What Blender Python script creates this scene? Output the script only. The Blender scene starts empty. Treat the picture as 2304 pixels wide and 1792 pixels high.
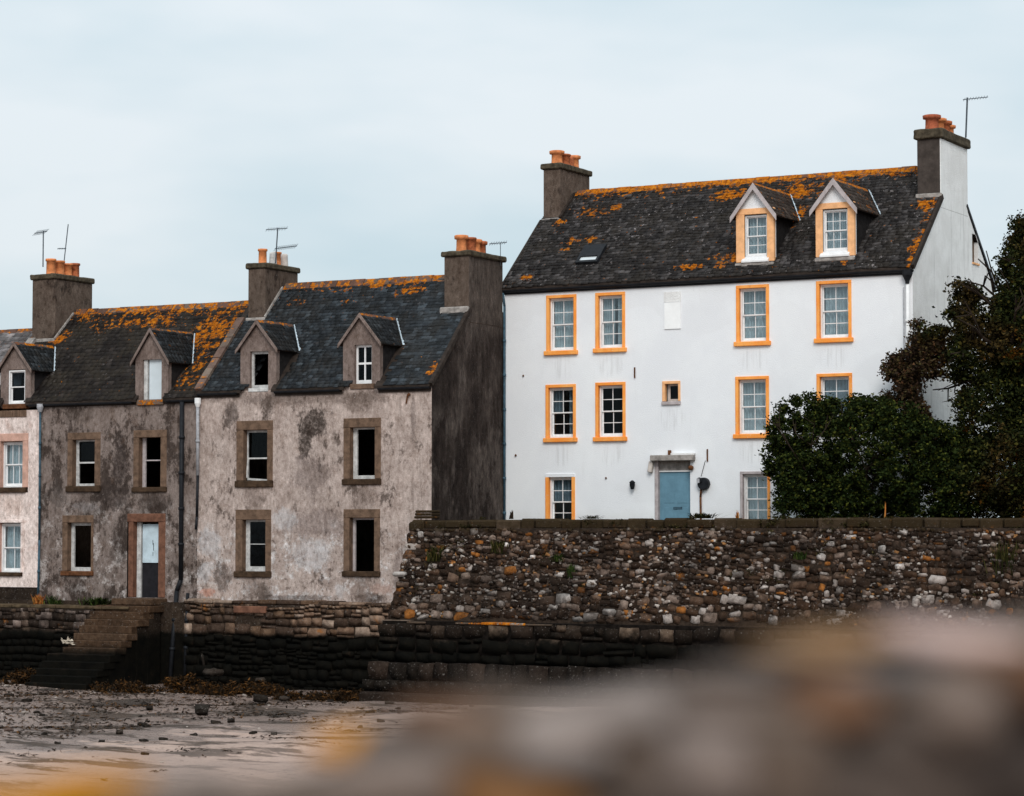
import bpy, math, random
import numpy as np
from mathutils import Vector, Matrix, Euler

R = random.Random(7)
D = bpy.data
SC = bpy.context.scene
COL = SC.collection

# ------------------------------------------------------------------ camera, sky, sun
ZC = 4.3                                   # camera height above the beach datum
FPX = 5720.0                               # focal length in photograph pixels (2304 wide)
YAW = math.radians(28.45)
PITCH = math.atan(304.0 / FPX)
cam_d = D.cameras.new('camera')
cam = D.objects.new('camera', cam_d)
COL.objects.link(cam)
cam.location = (0, 0, ZC)
cam.rotation_euler = (math.pi / 2 + PITCH, 0, YAW)
cam_d.sensor_width = 36.0
cam_d.lens = FPX / 2304 * 36
cam_d.clip_end = 4000
cam_d.clip_start = 0.05
cam_d.dof.use_dof = True
cam_d.dof.focus_distance = 68.0
cam_d.dof.aperture_fstop = 2.6
SC.camera = cam

SUN_EL, SUN_AZ = math.radians(38), math.radians(150)   # azimuth clockwise from +Y
world = D.worlds.new('World')
SC.world = world
world.use_nodes = True
wn = world.node_tree
for n in list(wn.nodes):
    wn.nodes.remove(n)
out = wn.nodes.new('ShaderNodeOutputWorld')
bg = wn.nodes.new('ShaderNodeBackground')
bg.inputs['Strength'].default_value = 0.10
sky = wn.nodes.new('ShaderNodeTexSky')
sky.sky_type = 'NISHITA'
sky.sun_disc = False
sky.sun_elevation = SUN_EL
sky.sun_rotation = SUN_AZ
tc = wn.nodes.new('ShaderNodeTexCoord')
mp = wn.nodes.new('ShaderNodeMapping')
mp.inputs['Scale'].default_value = (1, 1, 3.2)
wn.links.new(tc.outputs['Generated'], mp.inputs['Vector'])
nz = wn.nodes.new('ShaderNodeTexNoise')
nz.inputs['Scale'].default_value = 4.6
nz.inputs['Detail'].default_value = 4
nz.inputs['Roughness'].default_value = .5
wn.links.new(mp.outputs[0], nz.inputs['Vector'])
cr = wn.nodes.new('ShaderNodeValToRGB')
cr.color_ramp.elements[0].position = .36
cr.color_ramp.elements[0].color = (.485, .588, .64, 1)
cr.color_ramp.elements[1].position = .64
cr.color_ramp.elements[1].color = (.645, .693, .722, 1)
wn.links.new(nz.outputs['Fac'], cr.inputs[0])
sx = wn.nodes.new('ShaderNodeSeparateXYZ')
wn.links.new(tc.outputs['Generated'], sx.inputs[0])
ma = wn.nodes.new('ShaderNodeMath'); ma.operation = 'MULTIPLY_ADD'
wn.links.new(sx.outputs['Z'], ma.inputs[0])
ma.inputs[1].default_value = 6.0
ma.inputs[2].default_value = 8.9
ma.use_clamp = False
mxm = wn.nodes.new('ShaderNodeMath'); mxm.operation = 'MAXIMUM'
wn.links.new(ma.outputs[0], mxm.inputs[0]); mxm.inputs[1].default_value = 5.0
vm = wn.nodes.new('ShaderNodeVectorMath'); vm.operation = 'SCALE'
wn.links.new(cr.outputs[0], vm.inputs[0])
wn.links.new(mxm.outputs[0], vm.inputs['Scale'])
mx = wn.nodes.new('ShaderNodeMix'); mx.data_type = 'RGBA'
mx.inputs['Factor'].default_value = .93
wn.links.new(sky.outputs[0], mx.inputs['A'])
wn.links.new(vm.outputs[0], mx.inputs['B'])
wn.links.new(mx.outputs['Result'], bg.inputs['Color'])
wn.links.new(bg.outputs[0], out.inputs['Surface'])

sl = D.lights.new('sun', 'SUN')
sl.energy = 1.45
sl.angle = math.radians(25)
sl.color = (1.0, .96, .90)
sun = D.objects.new('sun', sl)
COL.objects.link(sun)
sdir = Vector((math.sin(SUN_AZ) * math.cos(SUN_EL), math.cos(SUN_AZ) * math.cos(SUN_EL), math.sin(SUN_EL)))
sun.rotation_euler = sdir.to_track_quat('Z', 'Y').to_euler()
sun.location = (-20, 20, 40)

vs = SC.view_settings
vs.view_transform = 'Standard'
vs.look = 'None'
vs.exposure = 0.36
vs.gamma = 1.0
vs.use_curve_mapping = False
SC.cycles.use_denoising = True
SC.cycles.max_bounces = 6
SC.cycles.diffuse_bounces = 3
SC.cycles.transparent_max_bounces = 8

# ------------------------------------------------------------------ survey helpers (photograph pixel -> point on a real plane)
_F = Vector((-math.sin(YAW) * math.cos(PITCH), math.cos(YAW) * math.cos(PITCH), math.sin(PITCH)))
_U = Vector((math.sin(YAW) * math.sin(PITCH), -math.cos(YAW) * math.sin(PITCH), math.cos(PITCH)))
_Rv = Vector((math.cos(YAW), math.sin(YAW), 0))
CAM = Vector((0, 0, ZC))

def ray(px, py):
    return _F * FPX + _Rv * (px - 1152) + _U * (896 - py)

def onY(px, py, Y):
    d = ray(px, py); return CAM + d * (Y / d.y)

def onX(px, py, X):
    d = ray(px, py); return CAM + d * (X / d.x)

def onZ(px, py, Z):
    d = ray(px, py); return CAM + d * ((Z - ZC) / d.z)

def onS(px, py, yf, ze, k):                # roof slope z = ze + k*(y-yf)
    d = ray(px, py)
    t = (ze - k * yf - ZC) / (d.z - k * d.y)
    return CAM + d * t

def rectY(x0, x1, y0, y1, Y):              # pixel rect -> X0,X1,Z0,Z1 on the plane
    xm, ym = (x0 + x1) / 2, (y0 + y1) / 2
    return (onY(x0, ym, Y).x, onY(x1, ym, Y).x, onY(xm, y1, Y).z, onY(xm, y0, Y).z)

# ------------------------------------------------------------------ materials
class NM:
    def __init__(s, name, rough=.85, spec=.3):
        s.m = D.materials.new(name)
        s.m.use_nodes = True
        s.t = s.m.node_tree
        s.b = s.t.nodes['Principled BSDF']
        s.b.inputs['Roughness'].default_value = rough
        s.b.inputs['Specular IOR Level'].default_value = spec
        s._pos = None
    def n(s, t): return s.t.nodes.new(t)
    def l(s, a, b): s.t.links.new(a, b)
    def put(s, sock, v):
        if isinstance(v, bpy.types.NodeSocket): s.l(v, sock)
        elif v is not None:
            if sock.type == 'RGBA' and len(v) == 3: v = (*v, 1)
            sock.default_value = v
    def pos(s):
        if not s._pos: s._pos = s.n('ShaderNodeNewGeometry')
        return s._pos.outputs['Position']
    def xyz(s):
        x = s.n('ShaderNodeSeparateXYZ'); s.l(s.pos(), x.inputs[0]); return x.outputs
    def scaled(s, v, scale):
        m = s.n('ShaderNodeVectorMath'); m.operation = 'MULTIPLY'
        s.put(m.inputs[0], v); m.inputs[1].default_value = scale; return m.outputs[0]
    def noise(s, scale, detail=5, rough=.6, stretch=None, dist=0, off=None, color=False):
        n = s.n('ShaderNodeTexNoise')
        v = s.pos()
        if off is not None:
            a = s.n('ShaderNodeVectorMath'); a.operation = 'ADD'; s.l(v, a.inputs[0]); a.inputs[1].default_value = off; v = a.outputs[0]
        if stretch: v = s.scaled(v, stretch)
        s.l(v, n.inputs['Vector'])
        n.inputs['Scale'].default_value = scale
        n.inputs['Detail'].default_value = detail
        n.inputs['Roughness'].default_value = rough
        n.inputs['Distortion'].default_value = dist
        return n.outputs['Color' if color else 'Fac']
    def ramp(s, v, stops, interp='LINEAR'):
        r = s.n('ShaderNodeValToRGB'); cr = r.color_ramp; cr.interpolation = interp
        while len(cr.elements) < len(stops): cr.elements.new(.5)
        for e, (p, c) in zip(cr.elements, stops):
            e.position = p
            if not isinstance(c, (tuple, list)): c = (c, c, c)
            e.color = (*c, 1)
        s.put(r.inputs[0], v); return r.outputs[0]
    def step(s, v, a, b):
        m = s.n('ShaderNodeMapRange'); m.interpolation_type = 'SMOOTHSTEP'
        s.put(m.inputs[0], v)
        m.inputs[1].default_value = min(a, b); m.inputs[2].default_value = max(a, b)
        if a > b: m.inputs[3].default_value = 1; m.inputs[4].default_value = 0
        return m.outputs[0]
    def mix(s, f, a, b, mode='MIX'):
        m = s.n('ShaderNodeMix'); m.data_type = 'RGBA'; m.blend_type = mode
        s.put(m.inputs['Factor'], f); s.put(m.inputs['A'], a); s.put(m.inputs['B'], b)
        return m.outputs['Result']
    def math(s, op, a, b=None, c=None, clamp=False):
        m = s.n('ShaderNodeMath'); m.operation = op; m.use_clamp = clamp
        s.put(m.inputs[0], a)
        if b is not None: s.put(m.inputs[1], b)
        if c is not None: s.put(m.inputs[2], c)
        return m.outputs[0]
    def rand(s):                            # one value per piece, whether an object or an island of a mesh
        o = s.n('ShaderNodeObjectInfo'); g = s.n('ShaderNodeNewGeometry')
        return s.math('FRACT', s.math('ADD', o.outputs['Random'], g.outputs['Random Per Island']))
    def blob(s, cx, cz, rx, rz, wob=.35, nscale=1.2, a=1.0, b=.55):   # soft patch round (x, z), edges broken by noise
        o = s.xyz()
        dx = s.math('DIVIDE', s.math('SUBTRACT', o['X'], cx), rx)
        dz = s.math('DIVIDE', s.math('SUBTRACT', o['Z'], cz), rz)
        d = s.math('SQRT', s.math('ADD', s.math('MULTIPLY', dx, dx), s.math('MULTIPLY', dz, dz)))
        nn = s.math('MULTIPLY', s.math('SUBTRACT', s.noise(nscale, 9, .72), .5), wob * 5)
        nf = s.math('MULTIPLY', s.math('SUBTRACT', s.noise(nscale * 6, 5, .7, stretch=(1.3, 1.3, .7)), .5), wob * 3.2)
        nn = s.math('ADD', nn, nf)
        return s.step(s.math('ADD', d, nn), a, b)
    def bump(s, h, strength=.4, dist=.02):
        b = s.n('ShaderNodeBump'); b.inputs['Strength'].default_value = strength; b.inputs['Distance'].default_value = dist
        s.put(b.inputs['Height'], h); s.l(b.outputs[0], s.b.inputs['Normal'])
    def color(s, c): s.put(s.b.inputs['Base Color'], c); return s
    def rough(s, v): s.put(s.b.inputs['Roughness'], v); return s

def simple(name, c, rough=.7, var=.25, nscale=6, bump=.2, spec=.12, metal=0):
    m = NM(name, rough, spec)
    n = m.noise(nscale, 6, .65)
    m.color(m.mix(m.step(n, .3, .7), tuple(x * (1 - var) for x in c), tuple(min(1, x * (1 + var)) for x in c)))
    m.b.inputs['Metallic'].default_value = metal
    if bump: m.bump(m.noise(nscale * 8, 3), bump, .01)
    return m.m

def mat_white_wall():
    m = NM('white_harling', .9)
    n = m.noise(.6, 5, .6)
    c = m.mix(m.step(n, .3, .7), (.79, .80, .83), (.85, .86, .88))
    st = m.noise(1.2, 6, .7, stretch=(3, 3, .35))
    c = m.mix(m.math('MULTIPLY', m.step(st, .60, .78), .20), c, (.55, .55, .56))
    g = m.noise(9, 5, .7)
    c = m.mix(m.math('MULTIPLY', m.step(g, .60, .70), .14), c, (.5, .5, .52))
    c = m.mix(m.math('MULTIPLY', m.step(m.noise(30, 3, .6), .58, .70), .16), c, (.52, .52, .55))
    pt = m.noise(.33, 3, .5, off=(6, 0, 3), dist=.6)
    c = m.mix(m.math('MULTIPLY', m.step(pt, .52, .55), .10), c, (.62, .61, .62))
    for (x_, z_, w_) in SILLS:
        st2 = m.math('MULTIPLY', m.blob(x_, z_ - .35, w_ * .62, .40, .10, 5, 1.0, .5), m.step(m.noise(2.2, 4, .6, stretch=(5, 5, .3), off=(x_, 0, 0)), .45, .62))
        c = m.mix(m.math('MULTIPLY', st2, .22), c, (.36, .35, .34))
    zz_ = m.xyz()['Z']
    dz_ = m.math('ADD', zz_, m.math('MULTIPLY', m.math('SUBTRACT', m.noise(1.4, 6, .7), .5), .8))
    c = m.mix(m.math('MULTIPLY', m.step(dz_, ZC + .75, ZC + .1), .25), c, (.42, .40, .36))
    m.color(c)
    m.bump(m.noise(38, 4, .7), .5, .02)
    return m.m

def mat_white_gable():
    m = NM('weathered_white_harling', .9)
    n = m.noise(1.3, 6, .7)
    c = m.mix(m.step(n, .35, .68), (.78, .77, .76), (.90, .895, .89))
    st = m.noise(1.6, 6, .7, stretch=(3, 3, .25))
    c = m.mix(m.math('MULTIPLY', m.step(st, .52, .75), .55), c, (.33, .32, .31))
    m.color(c)
    m.bump(m.noise(28, 5, .75), .8, .03)
    return m.m

def mat_plaster(name, base, light, dark, brown, amount, blobs=(), low=None, seed=0):
    m = NM(name, .95, .06)
    off = (seed * 13.1, 0, seed * 7.7)
    n1 = m.noise(.5, 6, .62, off=off)
    c = m.mix(m.step(n1, .35, .65), base, tuple(x * .84 for x in base))
    # mottled damp
    n2 = m.noise(1.1, 10, .74, off=off, stretch=(1, 1, .8))
    n3 = m.noise(5.5, 6, .72, off=off, stretch=(1.2, 1.2, .55))
    a = m.math('ADD', n2, m.math('MULTIPLY', m.math('SUBTRACT', n3, .5), .42))
    dk = m.step(a, .62 - amount * .3, .72 - amount * .3)
    c = m.mix(m.math('MULTIPLY', dk, .85), c, dark)
    c = m.mix(m.math('MULTIPLY', m.step(m.noise(2.3, 7, .7, off=(5, 5, seed)), .54, .66), .45), c, brown)
    if low:                                 # pale worn patches lower down
        z = m.xyz()['Z']
        w = m.step(z, low[1], low[0])
        pl = m.step(m.noise(2.1, 9, .78, off=(9, 2, seed)), .50, .60)
        c = m.mix(m.math('MULTIPLY', m.math('MULTIPLY', w, pl), .8), c, light)
        pk = m.step(m.noise(7, 7, .7, off=(1, 2, seed)), .56, .62)
        c = m.mix(m.math('MULTIPLY', m.math('MULTIPLY', w, pk), .8), c, tuple(x * 1.5 for x in dark))
    for (x, z, rx, rz, col, k) in blobs:
        bl = m.blob(x, z, rx, rz, .38, 2.2)
        gr_ = m.math('MULTIPLY_ADD', m.step(m.noise(8, 6, .7, off=(x, 0, z)), .40, .56), .35, .65)
        c = m.mix(m.math('MULTIPLY', m.math('MULTIPLY', bl, k), gr_), c, col)
    f2 = m.noise(2.6, 8, .78, off=(6, 3, seed), stretch=(1.2, 1.2, .8))
    c = m.mix(.8, c, m.ramp(f2, [(.34, (.52, .47, .44)), (.47, (.9, .88, .87)), (.56, (1.05, 1.05, 1.05)), (.68, (1.3, 1.3, 1.31))]), 'MULTIPLY')
    fm = m.noise(9, 9, .75, off=(3, 1, seed), stretch=(1.2, 1.2, .7))
    c = m.mix(1.0, c, m.ramp(fm, [(.30, (.42, .39, .37)), (.44, (.86, .85, .84)), (.57, (1.06, 1.06, 1.06)), (.70, (1.5, 1.5, 1.52))]), 'MULTIPLY')
    sp = m.math('MULTIPLY', m.step(m.noise(24, 4, .7, off=(8, 1, seed)), .60, .66), m.step(m.noise(.8, 5, .6, off=(1, 7, seed)), .42, .56))
    c = m.mix(m.math('MULTIPLY', sp, .7), c, tuple(x * .8 for x in dark))
    # rain streaks
    st = m.noise(1.7, 5, .7, stretch=(4, 4, .22), off=off)
    c = m.mix(m.math('MULTIPLY', m.step(st, .56, .74), .4), c, dark)
    fl = m.step(m.noise(16, 3, .6, off=off), .66, .72)
    c = m.mix(m.math('MULTIPLY', fl, .45), c, light)
    m.color(c)
    m.bump(m.math('ADD', m.noise(22, 5, .75), m.math('MULTIPLY', n2, 1.5)), .65, .03)
    return m.m

def mat_slate(name, c0, c1, c2, blobs=(), ridge=None, moss=0.0, pale=.0, gain=.34, base_w=0.0):
    m = NM(name, .7, .12)
    r = m.rand()
    c = m.ramp(r, [(0, c0), (.45, c1), (.8, c2), (.93, tuple(x * 1.7 for x in c2)), (1, tuple(x * .6 for x in c0))])
    n = m.noise(3.0, 7, .7)
    c = m.mix(m.step(n, .42, .66), c, tuple(x * .75 for x in c0))
    c = m.mix(m.math('MULTIPLY', m.step(m.noise(17, 5, .7), .6, .7), .5), c, tuple(x * 2.1 for x in c2))
    if moss:
        c = m.mix(m.math('MULTIPLY', m.step(m.noise(1.3, 8, .7, off=(3, 8, 1)), .44, .6), moss), c, (.030, .024, .018))
    if pale:
        f = m.math('MULTIPLY', m.step(m.noise(7.5, 6, .7, off=(2, 4, 1)), .60, .66), m.step(m.noise(.9, 3, .5, off=(7, 1, 1)), .42, .6))
        c = m.mix(m.math('MULTIPLY', f, pale), c, (.30, .27, .27))
    w = None
    for (x, z, rx, rz, k) in blobs:
        bl = m.math('MULTIPLY', m.blob(x, z, rx, rz, .3, 1.5, 1.15, .1), k)
        w = bl if w is None else m.math('MAXIMUM', w, bl)
    if ridge:
        z = m.xyz()['Z']
        bl = m.math('MULTIPLY', m.step(z, ridge[0], ridge[1]), ridge[2])
        w = bl if w is None else m.math('MAXIMUM', w, bl)
    if w is None: w = 0.0
    v = m.math('ADD', m.noise(6.5, 6, .62, off=(11, 3, 4)), m.math('MULTIPLY', w, gain))
    v = m.math('ADD', v, m.math('MULTIPLY', m.math('SUBTRACT', m.noise(24, 4, .7, off=(2, 3, 4)), .5), .34))
    v = m.math('ADD', v, m.math('MULTIPLY', m.math('SUBTRACT', m.rand(), .5), .09))
    v = m.math('ADD', v, base_w)
    f = m.step(v, .675, .715)
    lc = m.ramp(m.noise(11, 4, .6), [(.32, (.13, .040, .008)), (.46, (.34, .095, .006)), (.60, (.50, .16, .008)), (.74, (.46, .22, .025))])
    c = m.mix(f, c, lc)
    m.color(c)
    m.rough(m.mix(f, m.ramp(m.noise(4, 4), [(.3, .6), (.7, .85)]), (.98, .98, .98)))
    m.bump(m.noise(26, 6, .7), .6, .02)
    return m.m

def mat_stone(name, stops, tide=None, mossz=None, bumpd=.03, orange=.0, dirt=.5):
    m = NM(name, .92, .06)
    r = m.rand()
    c = m.ramp(r, stops, 'CONSTANT')
    n = m.noise(7, 8, .72)
    c = m.mix(m.step(n, .3, .7), m.mix(1.0, c, (.55, .5, .47), 'MULTIPLY'), m.mix(1.0, c, (1.35, 1.33, 1.3), 'MULTIPLY'))
    c = m.mix(m.math('MULTIPLY', m.step(m.noise(.8, 8, .7, off=(4, 1, 8)), .44, .58), dirt), c, (.014, .010, .008))
    c = m.mix(m.math('MULTIPLY', m.step(m.noise(22, 4, .7), .62, .68), .5), c, (.42, .38, .35))
    if orange:
        c = m.mix(m.math('MULTIPLY', m.step(m.noise(2.3, 6, .7, off=(7, 7, 2)), .60, .68), orange), c, (.34, .12, .02))
    z = m.xyz()['Z']
    if mossz:
        f = m.math('ADD', m.step(z, mossz[0], mossz[1]), m.math('MULTIPLY', m.math('SUBTRACT', m.noise(3, 6, .7), .5), 1.6))
        c = m.mix(m.math('MULTIPLY', m.step(f, .45, .9), .6), c, (.036, .025, .012))
    if tide:
        zz = m.math('ADD', z, m.math('MULTIPLY', m.math('SUBTRACT', m.noise(1.3, 6, .7), .5), tide[2]))
        f = m.step(zz, tide[0], tide[1])
        c = m.mix(f, c, m.ramp(m.noise(3, 6, .7), [(.35, (.003, .003, .0026)), (.62, (.007, .006, .0045)), (.75, (.022, .014, .009))]))
        m.rough(m.ramp(f, [(0, .88), (1, .9)]))
        m.b.inputs['Specular IOR Level'].default_value = .04
    m.color(c)
    m.bump(m.noise(18, 7, .75), .8, bumpd)
    return m.m

def mat_leaf(name, stops, brown=0, orange=0, young=0):
    m = NM(name, .8, .05)
    g = m.n('ShaderNodeNewGeometry')
    c = m.ramp(g.outputs['Random Per Island'], stops)
    if brown:
        f = m.step(m.noise(.75, 5, .6, off=(2, 2, 2)), .48, .60)
        c = m.mix(m.math('MULTIPLY', f, brown), c, m.ramp(g.outputs['Random Per Island'], [(0, (.02, .012, .008)), (.6, (.06, .026, .012)), (1, (.12, .05, .02))]))
    if orange:
        f = m.step(m.noise(1.1, 3, .5, off=(8, 5, 1)), .62, .68)
        c = m.mix(m.math('MULTIPLY', f, orange), c, (.16, .06, .008))
    m.color(c)
    if young:
        f = m.step(m.noise(2.2, 4, .6, off=(5, 5, 2)), .50, .66)
        c = m.mix(m.math('MULTIPLY', f, young), c, m.ramp(g.outputs['Random Per Island'], [(0, (.03, .045, .008)), (.6, (.085, .10, .014)), (1, (.17, .15, .03))]))
    return m.m

def mat_glass(name, tint=(.75, .8, .82), gl=.22, fk=.6):
    m = NM(name)
    t = m.t; t.nodes.remove(m.b)
    o = t.nodes['Material Output']
    tr = m.n('ShaderNodeBsdfTransparent'); tr.inputs[0].default_value = (*tint, 1)
    g = m.n('ShaderNodeBsdfGlossy'); g.inputs['Roughness'].default_value = .04
    bn = m.n('ShaderNodeBump'); bn.inputs['Strength'].default_value = .25; bn.inputs['Distance'].default_value = .01
    m.l(m.noise(3.5, 2), bn.inputs['Height']); m.l(bn.outputs[0], g.inputs['Normal'])
    g.inputs['Color'].default_value = (.85, .93, .97, 1)
    fr = m.n('ShaderNodeLayerWeight'); fr.inputs[0].default_value = .25
    f = m.math('ADD', m.math('MULTIPLY', fr.outputs['Fresnel'], fk), gl, clamp=True)
    ms = m.n('ShaderNodeMixShader'); m.l(f, ms.inputs[0]); m.l(tr.outputs[0], ms.inputs[1]); m.l(g.outputs[0], ms.inputs[2])
    m.l(ms.outputs[0], o.inputs[0])
    return m.m

M = {}
SILLS = [(onY(x_, y_, 62.0).x, onY(x_, y_, 62.0).z, .8) for x_, y_ in ((1263, 800), (1373, 794), (1693, 780), (1876, 772), (1262, 996), (1374, 994), (1510, 912), (1692, 987))]
M['white_wall'] = mat_white_wall()
M['white_gable'] = mat_white_gable()
def mat_orange(name, c0, c1):
    m = NM(name, .65, .15)
    c = m.mix(m.step(m.noise(1.7, 5, .6), .35, .65), c0, c1)
    c = m.mix(m.math('MULTIPLY', m.step(m.noise(3.2, 6, .7, stretch=(3, 3, .5)), .54, .68), .35), c, (.45, .16, .05))
    c = m.mix(m.math('MULTIPLY', m.step(m.noise(14, 5, .75), .64, .67), .8), c, (.70, .58, .48))
    m.color(c); m.bump(m.noise(30, 4, .7), .5, .015); return m.m
M['orange_paint'] = mat_orange('orange_paint', (.92, .30, .05), (.97, .42, .11))
M['peach_paint'] = simple('faded_orange_paint', (.84, .45, .22), .7, .14, 5, .3)
M['white_paint'] = simple('white_paint', (.78, .77, .77), .45, .08, 6, .1)
M['old_white_paint'] = simple('old_white_paint', (.52, .51, .50), .6, .3, 6, .4)
M['lilac_board'] = simple('pale_weathered_board', (.42, .37, .37), .7, .2, 6, .3)
M['sandstone'] = simple('brown_sandstone', (.135, .085, .058), .9, .38, 5, .7)
M['red_sandstone'] = simple('red_sandstone', (.15, .070, .045), .9, .35, 5, .7)
M['pink_stone'] = simple('pink_painted_stone', (.55, .33, .26), .85, .2, 5, .5)
M['dark_sill'] = simple('dark_mossy_sill', (.055, .033, .02), .9, .45, 7, .7)
M['rust_sill'] = simple('rust_brown_sill', (.11, .045, .02), .9, .45, 7, .7)
M['chimney'] = mat_plaster('chimney_render', (.130, .097, .078), (.26, .23, .21), (.034, .025, .021), (.08, .058, .043), .25, seed=3)
M['chimney_dark'] = simple('dark_chimney_render', (.060, .048, .042), .92, .3, 4, .6)
M['coping'] = simple('mossy_coping', (.070, .056, .038), .95, .5, 7, 1.0)
M['terracotta'] = simple('terracotta', (.62, .22, .085), .8, .28, 7, .4)
M['terracotta_dark'] = simple('sooty_terracotta', (.38, .115, .05), .85, .45, 9, .5)
M['pale_pot'] = simple('pale_clay', (.55, .49, .45), .8, .15, 6, .3)
M['soot'] = simple('soot', (.02, .016, .014), .9, .3, 7, .2)
M['lead'] = simple('pale_lead', (.46, .53, .58), .5, .25, 8, .3)
M['cement'] = simple('cement_fillet', (.30, .27, .25), .9, .35, 6, .7)
M['black_iron'] = simple('black_iron', (.014, .015, .018), .5, .3, 9, .2)
M['blue_pipe'] = simple('blue_grey_pipe', (.045, .085, .115), .5, .35, 8, .2)
M['grey_pipe'] = simple('grey_pipe', (.34, .34, .36), .5, .3, 8, .2)
M['aerial'] = simple('dull_aluminium', (.07, .085, .10), .5, .3, 9, .0)
M['dark_timber'] = simple('dark_timber', (.03, .022, .018), .8, .4, 6, .4)
M['cheek'] = simple('slate_hung_cheek', (.016, .014, .014), .8, .4, 8, .6)
M['glass'] = mat_glass('window_glass', (.80, .85, .87), .05, .35)
M['dark_glass'] = mat_glass('dim_window_glass', (.5, .53, .55), .004, .20)
M['curtain'] = simple('net_curtain', (.72, .76, .77), .9, .18, 4, .0)
M['curtain_dim'] = simple('grey_curtain', (.32, .37, .41), .9, .25, 4, .0)
M['door_blue'] = simple('blue_door_paint', (.13, .25, .33), .5, .12, 4, .15)
M['door_pale'] = simple('pale_blue_board', (.50, .60, .66), .7, .14, 4, .2)
M['door_dark'] = simple('dark_board', (.016, .015, .018), .75, .3, 5, .2)
M['board_white'] = simple('white_board', (.60, .66, .70), .7, .05, 3, .1)
M['dark_inside'] = simple('room_shade_black', (.012, .010, .009), .95, .2, 3, 0)  # near-black colour puts the unlit rooms' shade into reveals and inner wall faces
M['algae'] = mat_stone('algae_black_stone', [(0, (.02, .016, .012)), (.5, (.03, .022, .017))], tide=(ZC - 2.6, ZC - 2.9, .3))

def lin(x): return x

# ------------------------------------------------------------------ mesh helpers
def tag(o, label=None, cat=None, group=None, kind=None):
    if label: o['label'] = label
    if cat: o['category'] = cat
    if group: o['group'] = group
    if kind: o['kind'] = kind
    return o

def empty(name, loc, label, cat, group=None):
    o = D.objects.new(name, None); COL.objects.link(o); o.location = loc
    o.empty_display_size = .3
    return tag(o, label, cat, group)

def link(o, parent=None):
    COL.objects.link(o)
    if parent is not None:
        o.parent = parent
        o.matrix_parent_inverse = Matrix.Translation(-worldloc(parent))
    return o

def worldloc(o):
    return o.location.copy()

class MB:
    def __init__(s): s.v = []; s.f = []; s.mi = []
    def quad(s, pts, mi=0):
        k = len(s.v); s.v += [tuple(p) for p in pts]; s.f.append(tuple(range(k, k + len(pts)))); s.mi.append(mi)
    def box(s, x0, x1, y0, y1, z0, z1, mi=0):
        k = len(s.v)
        s.v += [(x0, y0, z0), (x1, y0, z0), (x1, y1, z0), (x0, y1, z0), (x0, y0, z1), (x1, y0, z1), (x1, y1, z1), (x0, y1, z1)]
        for f in ((0, 3, 2, 1), (4, 5, 6, 7), (0, 1, 5, 4), (1, 2, 6, 5), (2, 3, 7, 6), (3, 0, 4, 7)):
            s.f.append(tuple(k + i for i in f)); s.mi.append(mi)
        return s
    def prism(s, poly, vec, mi=0):           # closed polygon (3-D points) swept by vec
        k = len(s.v); n = len(poly); vec = Vector(vec)
        s.v += [tuple(p) for p in poly] + [tuple(Vector(p) + vec) for p in poly]
        s.f.append(tuple(range(k, k + n))); s.mi.append(mi)
        s.f.append(tuple(k + n + i for i in reversed(range(n)))); s.mi.append(mi)
        for i in range(n):
            j = (i + 1) % n
            s.f.append((k + i, k + n + i, k + n + j, k + j)); s.mi.append(mi)
        return s
    def tube(s, a, b, r, n=8, r2=None, mi=0, cap=True):
        a, b = Vector(a), Vector(b); r2 = r if r2 is None else r2
        d = (b - a).normalized()
        u = d.orthogonal().normalized(); w = d.cross(u)
        k = len(s.v)
        for i in range(n):
            t = 2 * math.pi * i / n
            s.v.append(tuple(a + (u * math.cos(t) + w * math.sin(t)) * r))
        for i in range(n):
            t = 2 * math.pi * i / n
            s.v.append(tuple(b + (u * math.cos(t) + w * math.sin(t)) * r2))
        for i in range(n):
            j = (i + 1) % n
            s.f.append((k + i, k + j, k + n + j, k + n + i)); s.mi.append(mi)
        if cap:
            s.f.append(tuple(k + i for i in reversed(range(n)))); s.mi.append(mi)
            s.f.append(tuple(k + n + i for i in range(n))); s.mi.append(mi)
        return s
    def lathe(s, c, prof, n=14, mi=0):
        k = len(s.v)
        for (r, z) in prof:
            for i in range(n):
                t = 2 * math.pi * i / n
                s.v.append((c[0] + r * math.cos(t), c[1] + r * math.sin(t), c[2] + z))
        for q in range(len(prof) - 1):
            for i in range(n):
                j = (i + 1) % n
                s.f.append((k + q * n + i, k + q * n + j, k + (q + 1) * n + j, k + (q + 1) * n + i)); s.mi.append(mi)
        return s
    def mesh(s, name, mats, smooth=False):
        me = D.meshes.new(name); me.from_pydata(s.v, [], s.f)
        if not isinstance(mats, (list, tuple)): mats = [mats]
        for m in mats: me.materials.append(m)
        if len(mats) > 1: me.polygons.foreach_set('material_index', s.mi)
        if smooth: me.polygons.foreach_set('use_smooth', [True] * len(me.polygons))
        me.update(); return me
    def build(s, name, mats, parent=None, smooth=False, bevel=0):
        o = D.objects.new(name, s.mesh(name, mats, smooth)); link(o, parent)
        if bevel:
            b = o.modifiers.new('bevel', 'BEVEL'); b.width = bevel; b.segments = 1; b.limit_method = 'ANGLE'
        return o

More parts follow.
